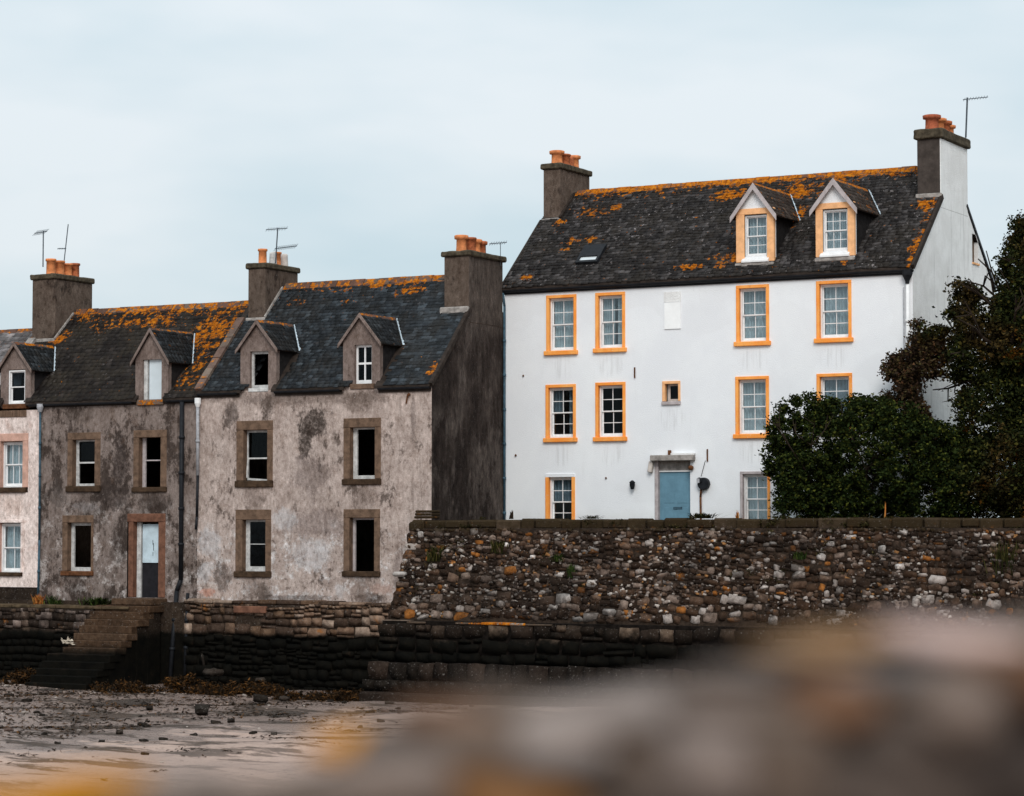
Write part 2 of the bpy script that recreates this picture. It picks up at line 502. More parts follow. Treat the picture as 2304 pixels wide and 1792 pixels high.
def np_mesh(name, verts, faces, mat, smooth=False):
    me = D.meshes.new(name)
    verts = np.asarray(verts, dtype=np.float32); faces = np.asarray(faces, dtype=np.int32)
    k = faces.shape[1]
    me.vertices.add(len(verts)); me.vertices.foreach_set('co', verts.ravel())
    me.loops.add(faces.size); me.loops.foreach_set('vertex_index', faces.ravel())
    me.polygons.add(len(faces))
    me.polygons.foreach_set('loop_start', np.arange(0, faces.size, k, dtype=np.int32))
    me.polygons.foreach_set('loop_total', np.full(len(faces), k, dtype=np.int32))
    if smooth: me.polygons.foreach_set('use_smooth', np.ones(len(faces), dtype=bool))
    me.materials.append(mat); me.update(calc_edges=True); me.validate()
    return me

# irregular stone: 26 corners, 24 quads
def stone_proto(seed, round_=.5, jit=.05):
    rr = random.Random(seed)
    idx = {}; V = []; F = []
    def vid(p):
        if p not in idx:
            idx[p] = len(V); V.append(p)
        return idx[p]
    for ax in range(3):
        for s_ in (-1, 1):
            for i in (-1, 0):
                for j in (-1, 0):
                    q = []
                    for (a, b) in ((i, j), (i + 1, j), (i + 1, j + 1), (i, j + 1)):
                        p = [0, 0, 0]; p[ax] = s_; p[(ax + 1) % 3] = a; p[(ax + 2) % 3] = b
                        q.append(vid(tuple(p)))
                    if s_ < 0: q.reverse()
                    F.append(q)
    out_ = []
    for p in V:
        v = Vector(p); n = v.normalized() * 1.12
        v = v.lerp(n, round_)
        v += Vector([rr.uniform(-1, 1) * jit * 2 for _ in range(3)])
        out_.append(tuple(v * .5))
    return np.array(out_), np.array(F)
STONES = [stone_proto(i, R.uniform(.15, .5), .10) for i in range(12)]
BLOCKS = [stone_proto(50 + i, R.uniform(.04, .20), .055) for i in range(10)]

def place_stones(items, protos, mat, parent, name='stone', limit=300, smooth=False, edge=None, bevel=False):
    """items: (centre, (w,d,h), euler, priority). The largest `limit` are parts, the rest one joined part."""
    items = sorted(items, key=lambda t: -t[3])
    meshes = []
    for (v, f) in protos:
        me = np_mesh(name, v, f, mat, smooth); meshes.append(me)
    inv = Matrix.Translation(-worldloc(parent))
    for k, (c, sz, eu, _) in enumerate(items[:limit]):
        o = D.objects.new(name, meshes[k % len(meshes)]); COL.objects.link(o)
        o.parent = parent; o.matrix_parent_inverse = inv
        o.location = c; o.scale = sz; o.rotation_euler = eu
    rest = items[limit:]
    if rest:
        VV, FF, k0 = [], [], 0
        for k, (c, sz, eu, _) in enumerate(rest):
            v, f = protos[k % len(protos)]
            mat3 = np.array(Euler(eu).to_matrix())
            w = (v * np.array(sz)) @ mat3.T + np.array(c)
            VV.append(w); FF.append(f + k0); k0 += len(v)
        me = np_mesh('small_stones', np.vstack(VV), np.vstack(FF), mat, smooth)
        o = D.objects.new('small_stones', me); link(o, parent); o['kind'] = 'stuff'
    return meshes

def wave(x, z, a=1.0):
    return a * (.05 * math.sin(1.1 * x + z * 1.3) + .035 * math.sin(2.9 * x - z * 2.1 + 1) + .02 * math.sin(6.1 * x + 2))

def courses(x0, x1, z0, z1, h, ar, rr, split=.3, small=.0):
    res = []; z = z0
    while z < z1 - h[0] * .4:
        hh = rr.uniform(*h)
        if z + hh > z1: hh = z1 - z
        x = x0 - rr.uniform(0, .0)
        while x < x1:
            w = min(hh * rr.uniform(*ar), x1 - x + .02)
            if w < .05: break
            if rr.random() < split and hh > h[0] * 1.1:
                f = rr.uniform(.35, .65)
                res.append((x + w / 2, z + hh * f / 2, w, hh * f)); 
                if rr.random() < .6:
                    g = rr.uniform(.35, .65)
                    res.append((x + w * g / 2, z + hh * (f + 1) / 2, w * g, hh * (1 - f)))
                    res.append((x + w * (1 + g) / 2, z + hh * (f + 1) / 2, w * (1 - g), hh * (1 - f)))
                else:
                    res.append((x + w / 2, z + hh * (f + 1) / 2, w, hh * (1 - f)))
            else:
                res.append((x + w / 2, z + hh / 2, w, hh))
            x += w
        z += hh
    return res

# ------------------------------------------------------------------ building helpers
def wall_front(mb, x0, x1, z0, z1, Y, holes, depth=.3, mi=0, mi_reveal=0):
    xs = sorted({x0, x1, *[h[0] for h in holes], *[h[1] for h in holes]})
    zs = sorted({z0, z1, *[h[2] for h in holes], *[h[3] for h in holes]})
    xs = [x for x in xs if x0 <= x <= x1]; zs = [z for z in zs if z0 <= z <= z1]
    for a, b in zip(xs, xs[1:]):
        for c, d in zip(zs, zs[1:]):
            mx_, mz_ = (a + b) / 2, (c + d) / 2
            if any(h[0] < mx_ < h[1] and h[2] < mz_ < h[3] for h in holes): continue
            mb.quad([(a, Y, c), (b, Y, c), (b, Y, d), (a, Y, d)], mi)
            mb.quad([(b, Y + depth, c), (a, Y + depth, c), (a, Y + depth, d), (b, Y + depth, d)], 2 if mi_reveal == 2 else mi)
    for (a, b, c, d) in holes:
        e = Y + depth
        mb.quad([(a, Y, c), (a, Y, d), (a, e, d), (a, e, c)], mi_reveal)
        mb.quad([(b, Y, c), (b, e, c), (b, e, d), (b, Y, d)], mi_reveal)
        mb.quad([(a, Y, c), (a, e, c), (b, e, c), (b, Y, c)], mi_reveal)
        mb.quad([(a, Y, d), (b, Y, d), (b, e, d), (a, e, d)], mi_reveal)

def gable(mb, X, yf, yb, zb, ze, yr, zr, zeb, mi):
    mb.quad([(X, yf, zb), (X, yb, zb), (X, yb, zeb), (X, yr, zr), (X, yf, ze)], mi)

def house_wall(parent, x0, x1, yf, yb, zb, ze, yr, zr, zeb, holes, mats, mi_right=1, gable_hole=None):
    mb = MB()
    wall_front(mb, x0, x1, zb, ze, yf, holes, .32, 0, 2)
    if gable_hole:
        a, b, c, d = gable_hole               # y0,y1,z0,z1
        ztop = lambda y: ze + (zr - ze) * (y - yf) / (yr - yf) if y < yr else zr + (zeb - zr) * (y - yr) / (yb - yr)
        ys = [yf, a, b, yb] if not (yf < yr < a) else [yf, yr, a, b, yb]
        if b < yr: ys = [yf, a, b, yr, yb]
        if a < yr < b: ys = [yf, a, yr, b, yb]
        for p, q in zip(ys, ys[1:]):
            m_ = (p + q) / 2
            if a < m_ < b:
                mb.quad([(x1, p, zb), (x1, q, zb), (x1, q, c), (x1, p, c)], mi_right)
                mb.quad([(x1, p, d), (x1, q, d), (x1, q, ztop(q)), (x1, p, ztop(p))], mi_right)
            else:
                mb.quad([(x1, p, zb), (x1, q, zb), (x1, q, ztop(q)), (x1, p, ztop(p))], mi_right)
        e = x1 - .22
        mb.quad([(x1, a, c), (e, a, c), (e, a, d), (x1, a, d)], mi_right)
        mb.quad([(x1, b, c), (x1, b, d), (e, b, d), (e, b, c)], mi_right)
        mb.quad([(x1, a, d), (e, a, d), (e, b, d), (x1, b, d)], mi_right)
        mb.quad([(x1, a, c), (x1, b, c), (e, b, c), (e, a, c)], mi_right)
    else:
        gable(mb, x1, yf, yb, zb, ze, yr, zr, zeb, mi_right)
    gable(mb, x0, yf, yb, zb, ze, yr, zr, zeb, 1)
    mb.quad([(x1, yb, zb), (x0, yb, zb), (x0, yb, zeb), (x1, yb, zeb)], 1)
    return mb.build('wall', mats, parent)

def build_roof(parent, x0, x1, yf, ze, yr, zr, yb, zeb, mat, gaps=()):
    """dark boarding under the slates, open behind each dormer front"""
    mb = MB(); t = .07; k = (zr - ze) / (yr - yf)
    xs = [x0] + sorted(v for g_ in gaps for v in g_[:2]) + [x1]
    for i, (a, b) in enumerate(zip(xs, xs[1:])):
        y0, z0 = yf, ze
        for g_ in gaps:
            if abs(g_[0] - a) < 1e-6: z0 = g_[2]; y0 = yf + (z0 - ze) / k
        mb.prism([(a, y0, z0), (a, yr, zr), (a, yb, zeb), (a, yb, zeb - t), (a, yr, zr - t * 1.4), (a, y0, z0 - t)], (b - a, 0, 0))
    return mb.build('roof', mat, parent)

SLATE_F = np.array([(0, 1, 2, 3), (4, 5, 1, 0), (5, 6, 2, 1), (7, 4, 0, 3)])
def slate_verts(w, l, t):
    return np.array([(-w / 2, 0, t), (w / 2, 0, t * .9), (w / 2, l, .006), (-w / 2, l, .005), (-w / 2, 0, 0), (w / 2, 0, 0), (w / 2, l, -.004), (-w / 2, l, -.004)])

def slates(parent_roof, O, U, V, ulen, vlen, mat, course=.19, wr=(.16, .30), t=.022, skip=None, bounds=None, individuals=0, seed=1, jit=.012, name='slates', prefer=None):
    """O origin at the eave, U along the eave, V up the slope"""
    rr = random.Random(seed)
    O, U, V = Vector(O), Vector(U).normalized(), Vector(V).normalized()
    N = U.cross(V)
    rot = Matrix((U, V, N)).transposed()
    items = []
    v = 0; row = 0
    while v < vlen - .03:
        lo, hi = (0, ulen) if bounds is None else bounds(v + course * .5)
        u = lo - (rr.uniform(0, .12) if bounds is None else 0)
        while u < hi - .02:
            w = rr.uniform(*wr)
            a, b = max(u, lo), min(u + w, hi)
            u += w
            if b - a < .04: continue
            c = ((a + b) / 2, v)
            if skip and skip(c[0], v + course / 2): continue
            l = min(course * 1.25, vlen - v)
            P = O + U * c[0] + V * (v + rr.uniform(-jit, jit)) + N * rr.uniform(0, .006)
            items.append((P, b - a - .006, l, rr.uniform(.75, 1.4) * t, rr.gauss(0, .012)))
        v += course; row += 1
    if individuals:
        items.sort(key=prefer or (lambda q: -q[0].x))
        protos = []
        for i in range(6):
            sv = slate_verts(1, 1, 1)
            sv[0:2, 2] *= rr.uniform(.8, 1.2); sv[0, 1] += rr.uniform(-.05, .05); sv[1, 1] += rr.uniform(-.05, .05)
            F = np.vstack([SLATE_F, [(3, 2, 6, 7), (7, 6, 5, 4)]])
            sv[2:4, 2] = .3; sv[6:8, 2] = -.1
            protos.append(np_mesh('slate', sv, F, mat))
        inv = Matrix.Translation(-worldloc(parent_roof))
        for k, (P, w, l, tt, ang) in enumerate(items[:individuals]):
            o = D.objects.new('slate', protos[k % 6]); COL.objects.link(o)
            o.parent = parent_roof; o.matrix_parent_inverse = inv
            o.matrix_basis = Matrix.Translation(P) @ (rot @ Matrix.Rotation(ang, 3, 'Z')).to_4x4() @ Matrix.Diagonal((w, l, tt, 1))
        items = items[individuals:]
    if items:
        VV, FF = [], []
        r3 = np.array(rot)
        for k, (P, w, l, tt, ang) in enumerate(items):
            sv = slate_verts(w, l, tt)
            ca, sa = math.cos(ang), math.sin(ang)
            x = sv[:, 0] * ca - sv[:, 1] * sa; y = sv[:, 0] * sa + sv[:, 1] * ca
            sv = np.stack([x, y, sv[:, 2]], 1)
            VV.append(sv @ r3.T + np.array(P)); FF.append(SLATE_F + 8 * k)
        me = np_mesh(name, np.vstack(VV), np.vstack(FF), mat)
        o = D.objects.new(name, me); link(o, parent_roof); o['kind'] = 'stuff'

def ridge_tiles(parent, x0, x1, yr, zr, k, mat, L=.45, seed=2, w=.17):
    rr = random.Random(seed)
    n = max(1, int((x1 - x0) / L)); L = (x1 - x0) / n
    for i in range(n):
        a = x0 + i * L + .008; b = x0 + (i + 1) * L - .008
        dz = rr.uniform(-.006, .010)
        t = .035
        poly = [(a, yr - w, zr - w * k + .035 + dz), (a, yr - .03, zr + .055 + dz), (a, yr + .03, zr + .055 + dz), (a, yr + w, zr - w * k + .035 + dz),
                (a, yr + w - .02, zr - w * k + .01 + dz), (a, yr, zr + .012 + dz), (a, yr - w + .02, zr - w * k + .01 + dz)]
        MB().prism(poly, (b - a, 0, 0)).build('ridge_tile', mat, parent)

def slope_bar(name, parent, X0, X1, ya, za, yb, zb, t0, t1, mat):
    """bar lying on the slope between (ya,za) and (yb,zb)"""
    d = Vector((0, yb - ya, zb - za)).normalized(); n = Vector((0, -d.z, d.y))
    a, b = Vector((X0, ya, za)), Vector((X0, yb, zb))
    return MB().prism([a + n * t0, b + n * t0, b + n * t1, a + n * t1], (X1 - X0, 0, 0)).build(name, mat, parent)

def pot(parent, x, y, z, h, r, mat, style=0, lean=0):
    mb = MB()
    prof = [(r * .98, 0), (r * 1.0, .05 * h), (r * .92, .12 * h), (r * .88, .84 * h), (r * 1.06, .86 * h), (r * 1.1, .95 * h), (r * 1.02, h), (r * .78, h), (r * .72, .7 * h)]
    if style == 1: prof = [(r * .9, 0), (r * .82, .3 * h), (r * .80, .74 * h), (r * 1.12, .78 * h), (r * 1.16, .97 * h), (r * 1.0, h), (r * .75, h), (r * .7, .6 * h)]
    if style == 2: prof = [(r * .95, 0), (r * .8, .8 * h), (r * .82, .95 * h), (r * .5, h * 1.02), (r * .3, h)]
    r *= 1.13; prof = [(a * 1.13, b) for a, b in prof]
    mb.lathe((x, y, z), prof, 14)
    mb.lathe((x, y, z), [(r * .72, .7 * h), (.001, .7 * h)], 14, 1)
    o = mb.build('chimney_pot', [mat, M['soot']], parent, smooth=True)
    return o

def chimney(parent, x0, x1, y0, y1, zfoot, ztop, mats, coping_mat, cap=.16, over=.06, fl=None):
    mb = MB()
    mb.box(x0, x1, y0, y1, zfoot, ztop - cap)
    if isinstance(mats, list):
        mb.mi = [0, 0, 0, 1, 0, 0]
    ch = mb.build('chimney', mats, parent, bevel=.015)
    mb = MB()
    mb.box(x0 - over, x1 + over, y0 - over, y1 + over, ztop - cap, ztop)
    # rough the coping edge
    c = mb.build('coping', coping_mat, ch, bevel=.03)
    s = c.modifiers.new('sub', 'SUBSURF'); s.subdivision_type = 'SIMPLE'; s.levels = s.render_levels = 3
    tx = D.textures.get('lump') or D.textures.new('lump', 'CLOUDS'); tx.noise_scale = .25
    dm = c.modifiers.new('rough', 'DISPLACE'); dm.texture = tx; dm.strength = .05; dm.mid_level = .5; dm.texture_coords = 'GLOBAL'
    return ch

def bars(mb, X0, X1, Z0, Z1, Y0, Y1, lst):
    """bars given as fractions of the opening"""
    W, H = X1 - X0, Z1 - Z0
    for (a, b, c, d) in lst:
        mb.box(X0 + a * W, X0 + b * W, Y0, Y1, Z0 + c * H, Z0 + d * H)

def curtain(parent, X0, X1, Z0, Z1, Y, mat, folds=7, amp=.05, seed=0, flare=0):
    rr = random.Random(seed); n = 40
    v, f = [], []
    ph = rr.uniform(0, 6)
    for j in range(2):
        for i in range(n + 1):
            t = i / n
            x = X0 + (X1 - X0) * t
            if j == 0: x += flare * (t - .5)
            v.append((x, Y + amp * math.sin(t * folds * 6.283 + ph + .9 * math.sin(t * 7 + ph)), (Z0, Z1)[j]))
    for i in range(n):
        f.append((i, i + 1, n + 2 + i, n + 1 + i))
    me = D.meshes.new('curtain'); me.from_pydata(v, [], f); me.materials.append(mat)
    me.polygons.foreach_set('use_smooth', [True] * len(f))
    o = D.objects.new('curtain', me); link(o, parent); return o

def sash_window(parent, X0, X1, Z0, Z1, Y, surround=None, margin=.10, proud=.03, rec=.12, sill=None, sill_h=.11, sill_over=.05,
                cols=2, rows=2, frame=None, glass='glass', curt='full', head=True, jl=True, jr=True, seed=0, fw=.055, name='window', head_mat=None, jl_mat=None, level3=None, mid=.5, bar=.02):
    """X0..Z1 = outer size of the surround. Returns the window part; wall hole is the same rectangle."""
    frame = frame or M['white_paint']
    a, b = X0 + (margin if jl else margin), X1 - margin
    c, d = Z0 + (sill_h if sill else 0), Z1 - (margin if head else 0.02)
    yf = Y + rec
    mb = MB()
    H = d - c; zm = c + H * mid
    ob = fw * .75                      # fixed box frame
    mb.box(a, a + ob, yf - .03, yf + .12, c, d); mb.box(b - ob, b, yf - .03, yf + .12, c, d)
    mb.box(a + ob, b - ob, yf - .03, yf + .12, d - ob, d); mb.box(a + ob, b - ob, yf - .05, yf + .12, c, c + ob)
    ia, ib = a + ob, b - ob
    s = fw * .6
    panes = []
    for k, (z0, z1, yy) in enumerate(((zm - .01, d - ob, yf + .02), (c + ob, zm + .015, yf + .06))):
        st = s if k == 0 else s
        mb.box(ia, ia + s, yy, yy + .035, z0, z1); mb.box(ib - s, ib, yy, yy + .035, z0, z1)
        mb.box(ia + s, ib - s, yy, yy + .035, z1 - s, z1)
        lowbar = s if k == 0 else s * 2.0
        mb.box(ia + s, ib - s, yy, yy + .035, z0, z0 + lowbar)
        ga, gb, gc, gd = ia + s, ib - s, z0 + lowbar, z1 - s
        g = bar
        pw = (gb - ga - g * (cols - 1)) / cols; phh = (gd - gc - g * (rows - 1)) / rows
        for i in range(1, cols): mb.box(ga + i * pw + (i - 1) * g, ga + i * pw + i * g, yy + .004, yy + .031, gc, gd)
        for j in range(1, rows):
            for i in range(cols):
                xa = ga + i * (pw + g)
                mb.box(xa, xa + pw, yy + .006, yy + .029, gc + j * phh + (j - 1) * g, gc + j * phh + j * g)
        for i in range(cols):
            for j in range(rows):
                xa = ga + i * (pw + g); za = gc + j * (phh + g)
                panes.append((xa, xa + pw, yy + .014, za, za + phh))
    w = mb.build(name, frame, parent)
    tgt = w if level3 is None else level3
    if glass:
        rr = random.Random(seed + 5)
        for (p0, p1, yy, q0, q1) in panes:
            o = MB().box(p0, p1, yy, yy + .004, q0, q1).build('pane', M[glass], tgt)
    if surround is not None:
        if head: MB().box(X0, X1, Y - proud, Y + rec - .035, d, Z1).build('lintel', head_mat or surround, tgt, bevel=.008)
        MB().box(X0, a, Y - proud, Y + rec - .033, Z0 + (sill_h if sill else 0), d).build('jamb', jl_mat or surround, tgt, bevel=.008)
        MB().box(b, X1, Y - proud, Y + rec - .033, Z0 + (sill_h if sill else 0), d).build('jamb', surround, tgt, bevel=.008)
        # frame face behind the jambs
    if sill:
        MB().box(X0 - sill_over, X1 + sill_over, Y - proud - .06, Y + rec + .0, Z0, Z0 + sill_h).build('sill', sill, tgt, bevel=.012)
    cy = yf + .20
    if curt == 'full':
        curtain(tgt, ia - .02, (ia + ib) / 2 + .02, c, d, cy, M['curtain'], 4, .055, seed)
        curtain(tgt, (ia + ib) / 2 - .02, ib + .02, c, d, cy + .03, M['curtain'], 4, .055, seed + 1)
    elif curt == 'gap':
        curtain(tgt, ia - .02, ia + (ib - ia) * .46, c, d, cy, M['curtain'], 4, .055, seed)
        curtain(tgt, ia + (ib - ia) * .62, ib + .02, c, d, cy, M['curtain'], 3, .055, seed + 1)
    elif curt == 'side':
        curtain(tgt, ia - .02, ia + (ib - ia) * .36, c + H * .5, d, cy, M['curtain_dim'], 3, .055, seed)
        curtain(tgt, ia + (ib - ia) * .66, ib + .02, c, d, cy, M['curtain_dim'], 3, .055, seed + 1)
    elif curt == 'dim':
        curtain(tgt, ia - .02, ib + .02, c, d, cy, M['curtain_dim'], 7, .055, seed)
    elif curt == 'half':
        curtain(tgt, ia - .02, ib + .02, c + H * .5, d, cy, M['curtain_dim'], 6, .055, seed)
    return w

def open_window(parent, X0, X1, Z0, Z1, Y, ox0, ox1, oz0, oz1, stone, sill, barlist, rec=.18, tilt=None, lower=None, panes=(), frame=None):
    """derelict stone-framed opening; (ox..oz) = clear opening inside the stone margin"""
    mb = MB()
    bars(mb, ox0, ox1, oz0, oz1, Y + rec, Y + rec + .05, barlist)
    if tilt:                                   # dropped sash hanging askew
        (a, b, c, d, ang) = tilt
        W, H = ox1 - ox0, oz1 - oz0
        px, pz = ox0 + a * W, oz0 + c * H
        ww, hh = (b - a) * W, (d - c) * H
        for (u0, u1, v0, v1) in ((0, .06, 0, 1), (0, 1, 0, .10), (.94, 1, 0, 1)):
            q = [(u0 * ww, v0 * hh), (u1 * ww, v0 * hh), (u1 * ww, v1 * hh), (u0 * ww, v1 * hh)]
            ca, sa = math.cos(ang), math.sin(ang)
            mb.prism([(px + x * ca - z * sa, Y + rec - .03, pz + x * sa + z * ca) for x, z in q], (0, .04, 0))
    w = mb.build('window', frame or M['old_white_paint'], parent)
    MB().box(X0, X1, Y - .015, Y + rec + .02, oz1, Z1).build('lintel', stone, w, bevel=.012)
    MB().box(X0, ox0, Y - .012, Y + rec + .02, oz0, oz1).build('jamb', stone, w, bevel=.012)
    MB().box(ox1, X1, Y - .012, Y + rec + .02, oz0, oz1).build('jamb', stone, w, bevel=.012)
    MB().box(X0 - .02, X1 + .02, Y - .07, Y + rec + .03, Z0, oz0).build('sill', sill, w, bevel=.018)
    for (a, b, c, d) in panes:
        W, H = ox1 - ox0, oz1 - oz0
        MB().box(ox0 + a * W, ox0 + b * W, Y + rec + .02, Y + rec + .025, oz0 + c * H, oz0 + d * H).build('pane', M['dark_glass'], w)
    return w

def dormer(house, x0, x1, Yd, zb, ze_d, za, roof, mats, win, over=.10, barge=None, slate=None, seed=0, ridge_mat=None, flash=True):
    """roof = (yf, ze, k) of the main slope; win = (wx0,wx1,wz0,wz1)"""
    yf, ze, k = roof
    back = lambda z: yf + (z - ze) / k
    xc = (x0 + x1) / 2
    wx0, wx1, wz0, wz1 = win
    mb = MB()
    # front: pentagon with an opening
    t = .16
    for Y, flip in ((Yd, False), (Yd + t, True)):
        qs = [[(x0, zb), (wx0, zb), (wx0, ze_d), (x0, ze_d)], [(wx1, zb), (x1, zb), (x1, ze_d), (wx1, ze_d)],
              [(wx0, zb), (wx1, zb), (wx1, wz0), (wx0, wz0)]]
        zt = max(wz1, ze_d - 1e9)
        if wz1 < ze_d: qs.append([(wx0, wz1), (wx1, wz1), (wx1, ze_d), (wx0, ze_d)])
        qs.append([(x0, ze_d), (x1, ze_d), (xc, za)])
        for q in qs:
            p = [(x, Y, z) for x, z in q]
            if flip: p.reverse()
            mb.quad(p)
    e = Yd + t
    mb.quad([(wx0, Yd, wz0), (wx0, Yd, wz1), (wx0, e, wz1), (wx0, e, wz0)])
    mb.quad([(wx1, Yd, wz0), (wx1, e, wz0), (wx1, e, wz1), (wx1, Yd, wz1)])
    mb.quad([(wx0, Yd, wz0), (wx0, e, wz0), (wx1, e, wz0), (wx1, Yd, wz0)])
    mb.quad([(wx0, Yd, wz1), (wx1, Yd, wz1), (wx1, e, wz1), (wx0, e, wz1)])
    mb.quad([(x0, Yd, zb), (x0, e, zb), (x0, e, ze_d), (x0, Yd, ze_d)])
    mb.quad([(x1, Yd, zb), (x1, Yd, ze_d), (x1, e, ze_d), (x1, e, zb)])
    dm = mb.build('dormer', mats['wall'], house)
    # cheeks
    for X, s_ in ((x0 + .004, -1), (x1 - .004, 1)):
        zb2 = ze + k * (e - yf)
        poly = [(X, e, zb2), (X, e, ze_d), (X, back(ze_d), ze_d)]
        MB().prism(poly, (-s_ * .05, 0, 0)).build('cheek', mats['cheek'], dm)
    # roof planes
    pit = (za - ze_d) / (xc - x0)
    ov = over
    for s_ in (-1, 1):
        xe = xc + s_ * ((xc - x0) + ov); zel = za - pit * ((xc - x0) + ov)
        O = Vector((xe, Yd - ov, zel)); A = Vector((xc, Yd - ov, za))
        Be = Vector((xe, back(zel) + .02, zel)); Bt = Vector((xc, back(za) + .02, za))
        nrm = Vector((s_ * pit, 0, 1)).normalized()
        up = nrm * .03
        MB().prism([O, A, Bt, Be], nrm * .03).build('roof_plane', mats['board'], dm)
        vlen = (A - O).length; V_ = (A - O).normalized()
        def bnd(v, O=O, V_=V_, s_=s_):
            z = (O + V_ * v).z
            return (0, back(z) - (Yd - ov))
        U_ = Vector((0, 1, 0))
        if s_ > 0: slates(dm, O + up, U_, V_, 0, vlen, slate, course=.15, wr=(.12, .2), t=.014, bounds=bnd, seed=seed + s_ + 3)
        else:
            def bnd2(v, O=O, V_=V_):
                z = (O + V_ * v).z; L = back(z) - (Yd - ov)
                return (-L, 0)
            slates(dm, O + up, -U_, V_, 0, vlen, slate, course=.15, wr=(.12, .2), t=.014, bounds=bnd2, seed=seed + s_ + 3)
        if flash:
            w_ = .13
            q = Vector((0, 1, 0))
            a0 = Be + nrm * .075; b0 = Bt + nrm * .075
            MB().prism([a0 - q * .03, b0 - q * .03, b0 + q * w_ * .4 + Vector((0, 0, .02)), a0 + q * w_ + Vector((s_ * .03, 0, .02))], nrm * .012).build('flashing', M['lead'], dm)
        if barge:
            th = .13 if barge is M['lilac_board'] else .07
            a1 = Vector((xe, Yd - ov - .03, zel)); b1 = Vector((xc, Yd - ov - .03, za + .02))
            MB().prism([a1 + Vector((0, 0, .05)), b1 + Vector((0, 0, .05)), b1 - Vector((0, 0, th)), a1 - Vector((0, 0, th * .8))], (0, .03, 0)).build('bargeboard', barge, dm)
    n = 4; L = (back(za) - (Yd - ov)) / n
    for i in range(n):
        y0 = Yd - ov + i * L
        w = .09
        MB().prism([(xc - w, y0 + .005, za - w * pit + .05), (xc, y0 + .005, za + .075), (xc + w, y0 + .005, za - w * pit + .05), (xc, y0 + .005, za + .03)], (0, L - .01, 0)).build('ridge_tile', ridge_mat or slate, dm)
    return dm

def gutter(parent, x0, x1, yf, z, mat, r=.065):
    mb = MB(); n = 7; prof = []
    for i in range(n + 1):
        t = math.pi * i / n
        prof.append((x0, yf - .075 - r * math.cos(t), z - r * math.sin(t)))
    for i in range(n, -1, -1):
        t = math.pi * i / n
        prof.append((x0, yf - .075 - (r - .012) * math.cos(t), z - (r - .012) * math.sin(t)))
    k = len(prof)
    mb.v += prof + [(x1, p[1], p[2]) for p in prof]
    for i in range(k):
        j = (i + 1) % k
        mb.f.append((i, j, k + j, k + i)); mb.mi.append(0)
    o = mb.build('gutter', mat, parent)
    for i in range(int((x1 - x0) / .9)):
        pass
    return o

def downpipe(parent, pts, r, mat, brackets=True):
    mb = MB()
    for a, b in zip(pts, pts[1:]): mb.tube(a, b, r, 8)
    if brackets:
        for a, b in zip(pts, pts[1:]):
            if abs(a[2] - b[2]) > 1.2:
                n = int(abs(a[2] - b[2]) / 1.1)
                for i in range(1, n + 1):
                    t = i / (n + 1); c = Vector(a).lerp(Vector(b), t)
                    mb.tube(c - Vector((0, 0, .04)), c + Vector((0, 0, .04)), r * 1.35, 8)
    return mb.build('downpipe', mat, parent, smooth=True)

# ------------------------------------------------------------------ ground, beach, water
SAND = 0.10
def sand_z(x, y):
    return SAND + .05 * math.sin(x * .35 + y * .2) + .03 * math.sin(x * 1.1 - y * .8) - .012 * max(0, 54 - y) * .9

m = NM('beach_sand', .8, .35)
n = m.noise(.45, 8, .68, off=(3, 3, 0))
c = m.mix(m.step(n, .35, .65), (.46, .325, .265), (.34, .245, .205))
gr = m.noise(7, 8, .75)
c = m.mix(m.math('MULTIPLY', m.step(gr, .52, .68), .55), c, (.16, .115, .095))
c = m.mix(m.math('MULTIPLY', m.step(m.noise(14, 4, .7, off=(1, 4, 0)), .62, .68), .8), c, (.05, .035, .03))
# wet, weedy ground to the left
xx = m.xyz()
wet_l = m.math('ADD', m.math('MULTIPLY', xx['X'], -.12), m.math('MULTIPLY', xx['Y'], .02))
wetn = m.math('ADD', m.step(wet_l, 4.1, 5.3), m.math('MULTIPLY', m.math('SUBTRACT', m.noise(.33, 8, .7, stretch=(1, 1.6, 1), off=(0, 7, 0)), .5), 2.4))
wet = m.step(wetn, .42, .62)
weed = m.math('MULTIPLY', m.step(m.noise(.55, 9, .72, off=(2, 9, 0), stretch=(.7, 1.6, 1)), .50, .57), m.step(wet_l, 3.6, 4.6))
c = m.mix(m.math('MULTIPLY', wet, .6), c, (.13, .105, .098))
c = m.mix(m.math('MULTIPLY', weed, .9), c, m.ramp(m.noise(9, 6, .7), [(.35, (.018, .013, .009)), (.6, (.05, .028, .016)), (.7, (.16, .12, .11))]))
m.color(c)
m.rough(m.math('SUBTRACT', .88, m.math('MULTIPLY', m.math('MULTIPLY', wet, m.math('SUBTRACT', 1.0, weed)), .62)))
m.bump(m.math('ADD', gr, m.math('MULTIPLY', m.noise(2.2, 4), 2)), .6, .04)
M['sand'] = m.m

# one sheet: finely divided where it is seen, coarse to the horizon
def grid_sheet(name, xs, ys, zf, mat, kind='structure', jit=0):
    v = [(x, y, zf(x, y)) for y in ys for x in xs]; nx = len(xs)
    f = [(j * nx + i, j * nx + i + 1, (j + 1) * nx + i + 1, (j + 1) * nx + i) for j in range(len(ys) - 1) for i in range(nx - 1)]
    o = D.objects.new(name, np_mesh(name, v, f, mat, True)); COL.objects.link(o); o['kind'] = kind
    return o
import mathutils
def beach_z(x, y):
    nn = mathutils.noise.fractal(Vector((x * .5, y * .5, 0)), 1.0, 2.0, 4)
    far = min(1, max(0, (80 - abs(y - 40)) / 30))
    return sand_z(x, y) + nn * .06 * far
bx = [-2500, -800, -200, -90] + [-70 + .4 * i for i in range(150)] + [0, 15, 60, 300, 900, 2500]
by = [-1500, -300, -40, 2] + [6 + .8 * i for i in range(25)] + [26 + .35 * i for i in range(92)] + [62, 90, 200, 800, 3000]
